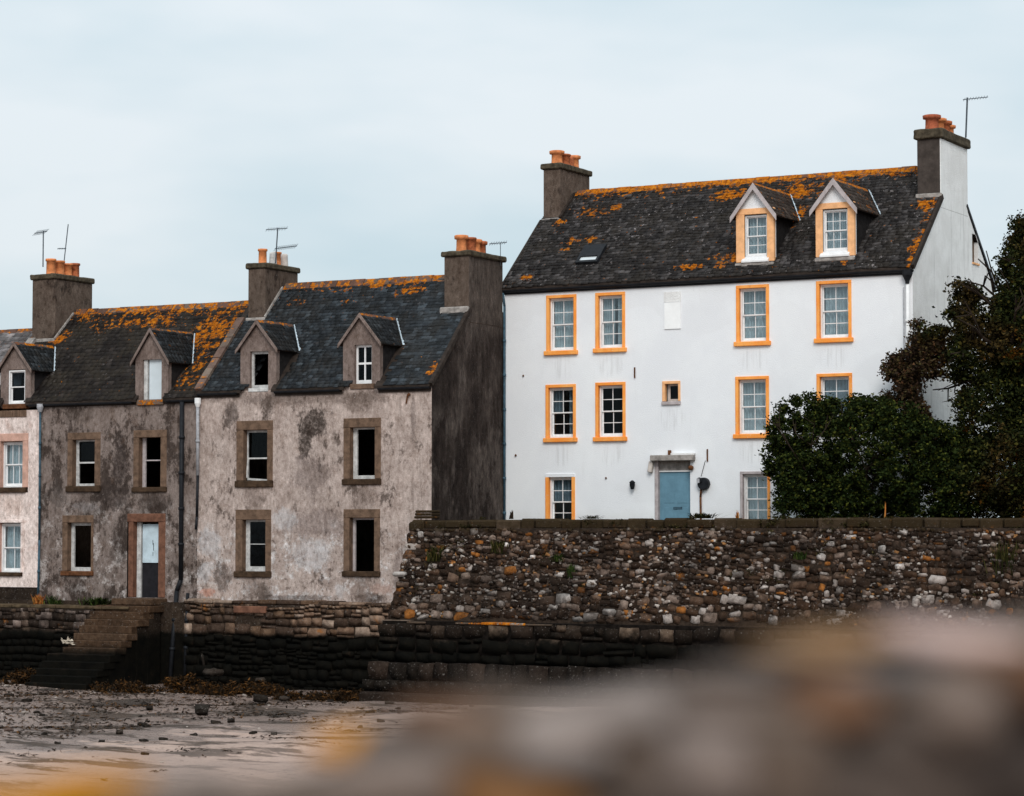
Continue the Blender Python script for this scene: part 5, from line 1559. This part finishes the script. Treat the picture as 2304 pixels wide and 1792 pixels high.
# ------------------------------------------------------------------ vegetation
def leaves(name, blobs, n, size, mat, parent=None, seed=0, clump=.28, squash=1.0, inner=.25, quad=(1.0, .6)):
    """blobs: (cx,cy,cz,rx,ry,rz,weight): clumps of leaf-sized faces spread over lumpy volumes"""
    g = np.random.default_rng(seed)
    tot = sum(b[6] for b in blobs)
    C = []
    for (cx, cy, cz, rx, ry, rz, w) in blobs:
        k = int(n * w / tot); nc = max(6, k // 45)
        d = g.normal(size=(nc, 3)); d /= np.linalg.norm(d, axis=1)[:, None]
        rad = np.where(g.random(nc) < inner, g.random(nc) ** .4, g.uniform(.82, 1.10, nc))
        cen = d * rad[:, None] * np.array([rx, ry, rz]) + np.array([cx, cy, cz])
        cs_ = clump * g.uniform(.5, 1.3, nc)
        which = g.integers(0, nc, k)
        C.append(cen[which] + g.normal(size=(k, 3)) * cs_[which][:, None] * np.array([1, 1, .75]) * .55)
    P = np.vstack(C); k = len(P)
    a = g.normal(size=(k, 3)); a[:, 2] *= .6; a /= np.linalg.norm(a, axis=1)[:, None]
    b = g.normal(size=(k, 3)); b -= (b * a).sum(1)[:, None] * a; b /= np.linalg.norm(b, axis=1)[:, None]
    s_ = (size * g.uniform(.55, 1.35, k))[:, None]
    cr_ = np.cross(a, b) * .25
    v = np.stack([P - a * s_ * .5 * quad[0], P + b * s_ * .5 * quad[1] + cr_ * s_, P + a * s_ * .5 * quad[0], P - b * s_ * .5 * quad[1] + cr_ * s_], 1).reshape(-1, 3)
    f = np.arange(k * 4).reshape(-1, 4)
    o = D.objects.new(name, np_mesh(name, v, f, mat)); link(o, parent)
    return o

def branch(mb, p, d, L, r, rr, depth):
    d = d.normalized(); q = p + d * L
    mb.tube(p, q, r, 6, r * .68, cap=False)
    if depth <= 0: return
    for i in range(rr.choice((2, 3))):
        nd = (d + Vector((rr.gauss(0, .5), rr.gauss(0, .5), rr.gauss(0, .4)))).normalized()
        branch(mb, q, nd, L * rr.uniform(.6, .85), r * .62, rr, depth - 1)

M['bark'] = simple('dark_bark', (.030, .021, .015), .95, .4, 6, .7)
M['bush_leaf'] = mat_leaf('hedge_leaf', [(0, (.004, .008, .002)), (.45, (.012, .020, .005)), (.8, (.027, .038, .008)), (1, (.085, .09, .014))], young=.7)
M['tree_leaf'] = mat_leaf('tree_leaf', [(0, (.006, .008, .003)), (.5, (.014, .019, .005)), (.85, (.032, .036, .008)), (1, (.08, .070, .014))], brown=.42, orange=.8, young=.35)
M['vine_leaf'] = mat_leaf('dead_vine_leaf', [(0, (.015, .012, .008)), (.5, (.05, .028, .018)), (.8, (.06, .05, .018)), (1, (.11, .05, .026))])

def pxblob(px, py, rx, ry, Y, ryd=None, w=None):
    p = onY(px, py, Y); q = onY(px + rx, py, Y); t = onY(px, py - ry, Y)
    a, b = abs(q.x - p.x), abs(t.z - p.z)
    return (p.x, p.y, p.z, a, ryd or (a * .8), b, w if w else a * b)

bush = empty('hedge_bush', (-22.6, 60, T), 'dense rounded dark green bush against the front of the white house', 'bush')
bb_ = [pxblob(1830, 1040, 90, 115, 60.0, 1.1), pxblob(1960, 1040, 110, 125, 59.9, 1.2), pxblob(2080, 1060, 90, 115, 59.9, 1.1), pxblob(1812, 1110, 58, 70, 59.7, 1.0), pxblob(1784, 1055, 32, 58, 59.8, .6), pxblob(1900, 940, 90, 40, 60.2, .8),
       pxblob(1775, 980, 40, 55, 60.0, .6), pxblob(2020, 950, 60, 40, 60.1, .8), pxblob(2150, 1090, 70, 85, 60.0, 1.0), pxblob(2130, 1000, 40, 50, 60.2, .7), pxblob(1850, 925, 34, 20, 60.1, .5), pxblob(1960, 915, 40, 18, 60.1, .5), pxblob(1765, 1010, 24, 24, 59.9, .4), pxblob(1900, 1130, 60, 45, 59.4, .6)]
leaves('leaves', bb_, 84000, .085, M['bush_leaf'], bush, 1, .15, inner=.32)
tw = [pxblob(1795, 905, 22, 12, 60.0, .3, .02), pxblob(1765, 925, 18, 14, 60, .3, .015), pxblob(1735, 1010, 16, 40, 59.9, .3, .03), pxblob(1730, 1050, 12, 24, 59.9, .3, .02), pxblob(1960, 905, 30, 10, 60.2, .3, .02), pxblob(1870, 912, 20, 12, 60.2, .3, .02), pxblob(1825, 900, 9, 14, 60.1, .2, .01), pxblob(1925, 905, 8, 14, 60.2, .2, .01), pxblob(2000, 915, 12, 12, 60.2, .2, .015), pxblob(1750, 955, 9, 10, 60, .2, .008), pxblob(1742, 985, 10, 8, 60, .2, .008)]
leaves('sprays', tw, 3400, .085, M['bush_leaf'], bush, 2, .14, inner=.5)
mb = MB(); rr = random.Random(3)
for (px, py) in ((1850, 1120), (1950, 1120), (2060, 1120)):
    p = onY(px, py, 60.0)
    branch(mb, Vector((p.x, 60.0, T - .05)), Vector((rr.gauss(0, .2), 0, 1)), 1.2, .07, rr, 4)
mb.build('branches', M['bark'], bush)

tree = empty('tree', (-16.9, 62, T), 'big dark ivy-clad tree filling the right edge beside the white gable', 'tree')
tb = [pxblob(2345, 620, 50, 85, 62, 1.4), pxblob(2292, 665, 28, 55, 61.7, .8), pxblob(2268, 730, 30, 40, 61.5, .7), pxblob(2300, 770, 52, 110, 61.6, 1.6), pxblob(2205, 745, 45, 45, 61.3, .9), pxblob(2205, 810, 60, 45, 61.2, 1.1), pxblob(2255, 930, 85, 95, 61.2, 1.6), pxblob(2225, 1080, 105, 90, 60.6, 1.5),
      pxblob(2330, 1050, 100, 140, 61, 2.0), pxblob(2350, 800, 75, 180, 62.5, 2.0), pxblob(2380, 560, 75, 80, 63, 1.4), pxblob(2400, 900, 110, 230, 62, 2.2)]
tcore = leaves('crown', tb, 112000, .10, M['tree_leaf'], tree, 5, .24, inner=.25)
sp = [pxblob(2160, 705, 24, 18, 61.2, .5, .09), pxblob(2260, 690, 22, 26, 61.6, .5, .08), pxblob(2105, 760, 28, 22, 61.2, .5, .08), pxblob(2165, 655, 18, 22, 61.4, .5, .05), pxblob(2190, 668, 14, 22, 61.6, .5, .05), pxblob(2285, 560, 12, 22, 61.8, .4, .07), pxblob(2305, 515, 14, 26, 62, .5, .10), pxblob(2262, 600, 12, 24, 61.8, .5, .05),
      pxblob(2160, 855, 18, 14, 61.2, .4, .03), pxblob(2175, 900, 14, 20, 61.2, .4, .04)]
leaves('sprays', sp, 9000, .10, M['tree_leaf'], tree, 6, .2, inner=.6)
rr = random.Random(9); mb = MB()
branch(mb, Vector((-17.6, 62, T - .05)), Vector((-.15, 0, 1)), 2.6, .24, rr, 5)
branch(mb, Vector((-15.2, 62.4, T - .05)), Vector((.1, 0, 1)), 3.0, .28, rr, 5)
for (x_, y_, x2, y2) in ((2200, 860, 2110, 880), (2230, 800, 2130, 845), (2300, 860, 2200, 820), (2160, 920, 2120, 905), (2290, 700, 2240, 590)):
    a_ = onY(x_, y_, 61.0); b2 = onY(x2, y2, 61.0)
    mid_ = (a_ + b2) / 2 + Vector((0, 0, .12))
    mb.tube(a_, mid_, .022, 5, .016, cap=False); mb.tube(mid_, b2, .016, 5, .006, cap=False)
mb.build('trunk', M['bark'], tree)

vine = empty('climbing_plant', (-22.3, 61.2, T), 'half-dead reddish brown climber rising between the bush and the white corner', 'plant')
vb = [pxblob(2030, 820, 26, 26, 61.3, .3, 1.1), pxblob(2045, 880, 24, 60, 61.2, .35, 2.2), pxblob(2010, 835, 22, 20, 61.2, .3, .7), pxblob(2002, 905, 16, 18, 61.1, .25, .5), pxblob(2075, 780, 26, 30, 61.4, .4, 1.1), pxblob(2060, 960, 34, 60, 60.9, .4, 2.4), pxblob(2110, 790, 30, 34, 61.3, .4, 1.1),
      pxblob(2062, 740, 10, 14, 61.5, .2, .15), pxblob(2090, 830, 26, 22, 61.2, .4, .8)]
leaves('leaves', vb, 17000, .095, M['vine_leaf'], vine, 8, .15, inner=.6)
mb = MB(); rr = random.Random(12)
for i in range(9):
    a_ = onY(rr.uniform(2045, 2075), 1080, 61); z0_ = a_.z
    p_ = a_
    for py in (1000, 930, 870, 810, 760):
        q_ = onY(2050 + rr.uniform(-25, 40), py + rr.uniform(-15, 15), 61.2); mb.tube(p_, q_, .018, 5, .013, cap=False); p_ = q_
mb.build('stems', M['bark'], vine)

mossb = []
rr = random.Random(91)
for i in range(70):
    x_ = rr.uniform(-33.7, -12); s_ = rr.uniform(.10, .5)
    mossb.append((x_, 57.0 + rr.uniform(-.08, .3), ZT - rr.uniform(.0, .30), s_, .10, rr.uniform(.02, .08), s_))
for i in range(26):
    x_ = rr.uniform(-33.5, -17); z_ = ZT - rr.uniform(.3, 1.9); s_ = rr.uniform(.08, .3)
    mossb.append((x_, bat(z_) - .08, z_, s_, .05, rr.uniform(.08, .3), s_ * .7))
M['moss'] = mat_leaf('wall_moss', [(0, (.010, .009, .004)), (.5, (.026, .022, .008)), (.85, (.05, .042, .014)), (1, (.10, .075, .03))])
mo = leaves('moss', mossb, 17000, .04, M['moss'], None, 19, .07, inner=.7); mo['kind'] = 'stuff'; mo['label'] = 'dark moss and creeping weeds over the coping and face of the rubble wall'; mo['category'] = 'moss'

# small plants on the walls and ledges
def tuft(loc, r, h, n, mat, label, seed, name='wall_plant', wdt=.02):
    g = random.Random(seed); mb = MB()
    for i in range(n):
        a = g.uniform(0, 6.283); l = h * g.uniform(.5, 1.1); o = Vector((g.gauss(0, r * .4), g.gauss(0, r * .25), 0))
        tipv = o + Vector((math.cos(a) * r * g.uniform(.2, 1), math.sin(a) * r * .5, l))
        m1 = o.lerp(tipv, .55) + Vector((0, 0, l * .12))
        s_ = Vector((-math.sin(a), math.cos(a), 0)) * wdt * .5
        mb.quad([o - s_, o + s_, m1 + s_, m1 - s_]); mb.quad([m1 - s_, m1 + s_, tipv, tipv])
    me = mb.mesh(name, mat); o = D.objects.new(name, me); COL.objects.link(o); o.location = loc
    return tag(o, label, 'plant', 'small plants on the walls and ledges')
M['grass'] = mat_leaf('grass_blade', [(0, (.010, .012, .004)), (.6, (.030, .030, .008)), (1, (.08, .065, .02))])
M['fern'] = mat_leaf('rusty_fern', [(0, (.18, .05, .012)), (.5, (.38, .13, .03)), (1, (.45, .22, .06))])
M['weed'] = mat_leaf('green_weed', [(0, (.010, .018, .005)), (.6, (.025, .042, .010)), (1, (.07, .09, .02))])
def on_wall_top(px): return onY(px, 1168, 57.2).x
tuft((onY(85, 1350, 57.5).x, 57.5, ZC - 2.03), .26, .30, 60, M['fern'], 'rust-orange fern on the ledge left of the steps', 1, wdt=.035)
tuft((onY(118, 1350, 57.5).x, 57.5, ZC - 2.03), .2, .28, 50, M['weed'], 'green weed between the rusty fern and the steps', 2, wdt=.03)
tuft((onY(138, 1355, 57.5).x, 57.4, ZC - 2.03), .14, .18, 30, M['weed'], 'tiny pale green weed low on the ledge', 3, wdt=.03)
tuft((onY(215, 1350, 57.6).x, 57.7, ZC - 2.03), .55, .24, 160, M['weed'], 'dark weeds at the foot of the wall under the lower left window', 4, wdt=.03)
tuft((on_wall_top(1150), 57.2, ZT - .01), .05, .24, 16, M['bark'], 'dead brown stalk standing on the wall beside the blue-grey corner pipe', 5, wdt=.04)
tuft((on_wall_top(1583), 57.15, ZT - .01), .35, .14, 120, M['grass'], 'low mossy cushion on the wall top below the hose reel', 6, wdt=.03)
tuft((on_wall_top(1655), 57.3, ZT - .01), .06, .22, 24, M['fern'], 'yellowish dry tuft on the wall beside the lower right window', 7, wdt=.02)
tuft((on_wall_top(1990), 57.2, ZT - .01), .05, .36, 5, M['fern'], 'single thin orange stalk on the wall in front of the bush', 8, wdt=.018)
tuft((on_wall_top(1330), 57.2, ZT - .01), .3, .10, 70, M['grass'], 'short grass on the wall top left of the lantern', 9, wdt=.02)
z_ = ZC - 1.0
for i, (px, py, r_, h_, lb_) in enumerate(((985, 1245, .3, .42, 'dark green fern growing from the rubble wall near its free end'), (1290, 1285, .12, .34, 'bright green fern in the rubble wall below the lower left window'), (1125, 1230, .25, .35, 'dark creeper in the rubble wall below the corner pipe'),
                                         (1260, 1255, .15, .2, 'small green weed above the bright fern in the rubble wall'), (1805, 1250, .18, .2, 'yellow-green weed in the rubble wall below the bush'), (2265, 1255, .3, .8, 'dark trailing plant near the right end of the rubble wall'))):
    p = onY(px, py, 56.6); zz_ = p.z; tuft((onY(px, py, bat(zz_)).x, bat(zz_) - .10, zz_ - h_ * .5), r_, h_, 90, M['weed'] if i in (1, 3, 4) else M['grass'], lb_, 20 + i, wdt=.03)

# ------------------------------------------------------------------ beach things
M['weed_heap'] = mat_leaf('bladderwrack', [(0, (.008, .006, .004)), (.5, (.022, .014, .008)), (.82, (.060, .028, .010)), (1, (.13, .055, .014))])
M['beach_stone'] = mat_stone('beach_stone', [(0, (.022, .018, .015)), (.6, (.045, .036, .03)), (.85, (.14, .10, .085)), (.95, (.3, .26, .24))], dirt=.2)
heaps = [(275, 1562, 55, 17, 54.6, 'wide orange-brown seaweed heap at the foot of the black quay wall'), (420, 1545, 50, 28, 55.6, 'tall dark seaweed heap under the downpipe'), (585, 1545, 40, 20, 55.6, 'seaweed heap holding a pale stone below the lower left grey window'),
         (780, 1548, 35, 14, 55.3, 'reddish seaweed beside the end of the footing'), (500, 1560, 60, 12, 55.2, 'low brown seaweed between two taller heaps'), (690, 1560, 70, 9, 55.0, 'thin line of black seaweed along the quay foot'), (60, 1500, 40, 25, 55.5, 'brown weed clinging at the foot of the steps')]
for i, (px, py, rx, ry, Y, lb_) in enumerate(heaps):
    b0 = pxblob(px, py, rx, ry, Y, .5)
    ob = leaves('seaweed_heap', [(0, 0, .02, b0[3] * 1.15, .5, b0[5] * 1.2, 1)], 4500, .10, M['weed_heap'], None, 40 + i, .12, inner=.6, quad=(1.2, .35))
    ob.location = (b0[0], Y, sand_z(b0[0], Y))
    tag(ob, lb_, 'seaweed', 'seaweed heaps on the beach')
# scattered wrack
mbx = []
g = np.random.default_rng(77)
n_ = 15000
X_ = g.uniform(-48, -28, n_); Y_ = g.uniform(36, 55.3, n_)
keep = []
for i in range(n_):
    d = mathutils.noise.fractal(Vector((X_[i] * .35, Y_[i] * .8, 5)), 1, 2, 4)
    lf = (-X_[i] * .12 + Y_[i] * .02 - 4.2) * .9
    if d + lf * .5 > .18 + (.35 if X_[i] > -34 else 0): keep.append(i)
keep = np.array(keep)
P = np.stack([X_[keep], Y_[keep], np.array([beach_z(X_[i], Y_[i]) + .012 for i in keep])], 1)
k_ = len(P); a = g.normal(size=(k_, 3)); a[:, 2] *= .25; a /= np.linalg.norm(a, axis=1)[:, None]
b = np.cross(a, np.array([0, 0, 1.0])); s_ = g.uniform(.02, .11, k_)[:, None]
v = np.stack([P - a * s_, P + b * s_ * .3 + np.array([0, 0, .015]), P + a * s_, P - b * s_ * .3 + np.array([0, 0, .01])], 1).reshape(-1, 3)
o = D.objects.new('seaweed', np_mesh('seaweed', v, np.arange(k_ * 4).reshape(-1, 4), M['weed_heap'])); COL.objects.link(o); tag(o, 'scattered scraps of brown seaweed over the wet sand', 'seaweed', kind='stuff')
# loose stones
rr = random.Random(55)
proto = [np_mesh('beach_stone', v_, f_2, M['beach_stone'], True) for v_, f_2 in STONES[:6]]
bst = [(586, 1572, .36, 'dark flat stone at the sand edge below the lower left grey window'), (455, 1597, .38, 'long dark stone alone on the sand'), (337, 1593, .2, 'rounded dark stone on the wet sand'), (640, 1572, .22, 'dark stone just left of the quay foot seaweed'),
       (235, 1440, 0, None), (520, 1622, .2, 'weed-covered stone in the middle of the sand'), (60, 1578, .26, 'black stone at the left on wet ground'), (585, 1530, .26, 'pale brown boulder on top of the seaweed heap'), (905, 1562, .16, 'small stone by the end of the footing'),
       (480, 1505, .42, 'flat grey slab leaning on the black quay wall'), (457, 1485, .22, 'thin pale splinter of stone against the black quay wall')]
for i, (px, py, s_, lb_) in enumerate(bst):
    if not lb_: continue
    zz_ = SAND + .03
    if py < 1540: p = onY(px, py, 56.2)
    else: p = onZ(px, py, zz_)
    o = D.objects.new('beach_stone', proto[i % 6]); COL.objects.link(o)
    o.location = (p.x, p.y, p.z); o.scale = (s_, s_ * .8, s_ * .45); o.rotation_euler = (rr.gauss(0, .1), rr.gauss(0, .1), rr.uniform(0, 3))
    if i == 10: o.scale = (.06, .05, .3); o.rotation_euler = (0, -.25, 0)
    if i == 9: o.location.z -= .1
    tag(o, lb_, 'stone', 'stones on the beach')
for i in range(110):
    x_ = rr.uniform(-46, -30); y_ = rr.uniform(40, 55)
    o = D.objects.new('beach_stone', proto[i % 6]); COL.objects.link(o)
    s_ = rr.uniform(.05, .16)
    o.location = (x_, y_, beach_z(x_, y_) + s_ * .1); o.scale = (s_ * 1.3, s_, s_ * .6); o.rotation_euler = (rr.gauss(0, .2), rr.gauss(0, .2), rr.uniform(0, 3))
    tag(o, 'one of the small loose pebbles strewn over the sand', 'stone', 'small pebbles on the beach')
gr_items = []
for i in range(6500):
    x_ = rr.uniform(-47, -29); y_ = 55.2 - 17 * rr.random() ** 1.6
    if mathutils.noise.noise(Vector((x_ * .4, y_ * .7, 9))) < -.1 and rr.random() < .8: continue
    if x_ > -39.5 and rr.random() < min(.93, .55 + (x_ + 39.5) * .1): continue
    s_ = rr.uniform(.012, .045)
    gr_items.append(((x_, y_, beach_z(x_, y_) + s_ * .1), (s_ * 1.5, s_ * 1.2, s_ * .7), (0, 0, rr.uniform(0, 3)), 0))
M['gravel'] = mat_stone('beach_gravel', [(0, (.06, .045, .037)), (.3, (.16, .12, .10)), (.6, (.34, .27, .235)), (.9, (.5, .45, .42))], dirt=.0)
VV, FF, k0 = [], [], 0
for k, (c_, sz, eu, _) in enumerate(gr_items):
    v_, f_2 = STONES[k % 4]
    VV.append((v_ * np.array(sz)) @ np.array(Euler(eu).to_matrix()).T + np.array(c_)); FF.append(f_2 + k0); k0 += len(v_)
o = D.objects.new('gravel', np_mesh('gravel', np.vstack(VV), np.vstack(FF), M['gravel'])); COL.objects.link(o)
tag(o, 'fine gravel and shell grit over the sand', 'gravel', kind='stuff')
# crumpled pale litter on the steps
g2 = random.Random(4); mb = MB()
for i in range(26):
    c_ = Vector((g2.gauss(0, .12), g2.gauss(0, .06), abs(g2.gauss(0, .05))))
    p_ = [c_ + Vector((g2.gauss(0, .07), g2.gauss(0, .05), g2.gauss(0, .04))) for _ in range(3)]
    mb.quad(p_)
o = mb.build('litter', simple('pale_rag', (.55, .47, .38), .8, .2, 6, .2)); p = onY(163, 1447, 55.85); o.location = (p.x - .05, 55.75, p.z); tag(o, 'crumpled pale rag on the stone steps', 'rag')

# ------------------------------------------------------------------ near wall in the foreground, out of focus
fwl = empty('harbour_parapet', onZ(1152, 1792, ZC - .2) if False else tuple(CAM + _F * 1.5 + Vector((0, 0, -.3))), 'blurred parapet of lichened stones close in front of the viewer', 'wall')
def near(px, py, d):                       # a point at distance d along the view
    r_ = ray(px, py) / FPX; return CAM + r_ * d
fx = Vector((_Rv.x, _Rv.y, 0)); fy = Vector((-fx.y, fx.x, 0))
def fcol(name, c, var=.2): return simple(name, c, .95, var, 14, .6)
FC = {'grey': fcol('near_grey_stone', (.125, .088, .068), .3), 'pale': fcol('near_pale_stone', (.27, .215, .19), .2), 'pink': fcol('near_pink_stone', (.60, .43, .38), .2), 'brown': fcol('near_brown_stone', (.095, .070, .058), .3),
      'dark': fcol('near_dark_stone', (.045, .033, .028), .3), 'orange': fcol('near_orange_lichen', (.40, .155, .005), .2), 'tan': fcol('near_tan_lichen', (.29, .165, .085), .2), 'rust': fcol('near_rust_stone', (.15, .075, .042), .2), 'orange2': fcol('near_bright_lichen', (.50, .195, .006), .2), 'lgrey': fcol('near_light_grey_stone', (.18, .130, .106), .25), 'pinkish': fcol('near_pinkish_stone', (.19, .145, .125), .2), 'rust2': fcol('near_rusty_lichen', (.19, .085, .03), .2), 'blue': fcol('near_blue_grey_stone', (.105, .095, .095), .2)}
# core of the parapet: sloping top, face towards the viewer, down to the ground
top_pts = [(-500, 1890), (100, 1810), (500, 1775), (760, 1725), (900, 1665), (1080, 1600), (1300, 1560), (1600, 1510), (1800, 1465), (2050, 1415), (2304, 1380), (2900, 1310)]
mb = MB()
rows = []
for (px, py) in top_pts:
    rows.append((near(px, py, 1.95), near(px, py + 45, 1.62)))
def dn(p, z): return Vector((p.x, p.y, z))
for (a0, b0), (a1, b1_) in zip(rows, rows[1:]):
    mb.quad([b0, b1_, a1, a0])
    mb.quad([dn(b0, ZC - 1.6), dn(b1_, ZC - 1.6), b1_, b0])
    mb.quad([a0, a1, dn(a1, 0), dn(a0, 0)])
mb.build('wall_core', FC['brown'], fwl)
fst = [(2130, 1425, 1.6, 290, 62, 'pink'), (1905, 1420, 1.62, 170, 36, 'tan'), (1815, 1448, 1.6, 130, 30, 'tan'), (1330, 1605, 1.55, 330, 100, 'pale'), (1270, 1655, 1.5, 200, 80, 'pale'), (1620, 1570, 1.55, 250, 80, 'lgrey'), (1590, 1695, 1.5, 230, 170, 'pinkish'),
       (1860, 1565, 1.52, 180, 110, 'rust'), (2040, 1510, 1.55, 260, 60, 'grey'), (1960, 1500, 1.56, 200, 50, 'blue'), (2190, 1575, 1.5, 170, 150, 'lgrey'), (2240, 1510, 1.52, 90, 130, 'rust'), (2220, 1740, 1.5, 380, 200, 'dark'), (1900, 1750, 1.5, 330, 170, 'brown'),
       (1090, 1655, 1.55, 300, 130, 'grey'), (1010, 1590, 1.6, 190, 45, 'rust'), (1130, 1775, 1.45, 240, 80, 'rust2'), (1390, 1800, 1.5, 280, 90, 'grey'), (800, 1648, 1.62, 140, 40, 'orange2'), (880, 1740, 1.5, 250, 90, 'lgrey'),
       (650, 1780, 1.5, 280, 55, 'grey'), (360, 1795, 1.5, 250, 60, 'grey'), (150, 1765, 1.6, 280, 75, 'orange'), (30, 1800, 1.5, 240, 80, 'orange'), (420, 1745, 1.62, 160, 40, 'pinkish'), (1740, 1650, 1.5, 200, 100, 'grey'), (2030, 1640, 1.5, 230, 110, 'brown'),
       (2290, 1440, 1.6, 100, 80, 'lgrey'), (2420, 1420, 1.6, 220, 130, 'grey'), (-160, 1810, 1.5, 260, 90, 'brown'), (1230, 1740, 1.52, 200, 110, 'grey'), (1440, 1700, 1.52, 180, 120, 'grey'), (1420, 1760, 1.5, 200, 90, 'brown'), (1740, 1590, 1.55, 160, 80, 'grey'), (1660, 1500, 1.62, 200, 40, 'brown'), (1740, 1740, 1.5, 200, 120, 'grey'), (2060, 1760, 1.5, 220, 130, 'brown'), (980, 1700, 1.55, 200, 80, 'pinkish'), (1150, 1560, 1.62, 160, 40, 'grey'), (2080, 1570, 1.52, 160, 80, 'grey'), (2480, 1640, 1.5, 300, 180, 'brown'), (1480, 1620, 1.55, 120, 70, 'grey'), (900, 1650, 1.6, 180, 50, 'brown')]
rr = random.Random(66)
for i, (px, py, d, w_, h_, cn) in enumerate(fst):
    py += 22
    v_, f_2 = STONES[i % 12]
    me = np_mesh('stone', v_, f_2, FC[cn], True)
    o = D.objects.new('stone', me); COL.objects.link(o); o.parent = fwl; o.matrix_parent_inverse = Matrix.Translation(-fwl.location)
    p = near(px, py, d); o.location = p
    o.scale = (w_ / FPX * d * 1.1, .16, h_ / FPX * d * 1.1); o.rotation_euler = (0, rr.gauss(0, .1), YAW + rr.gauss(0, .15))
    sb_ = o.modifiers.new('sub', 'SUBSURF'); sb_.levels = sb_.render_levels = 2
slab('pavement', -6, 8, -8, 1.0, ZC - 1.75, ZC - 1.6, M['cement'])
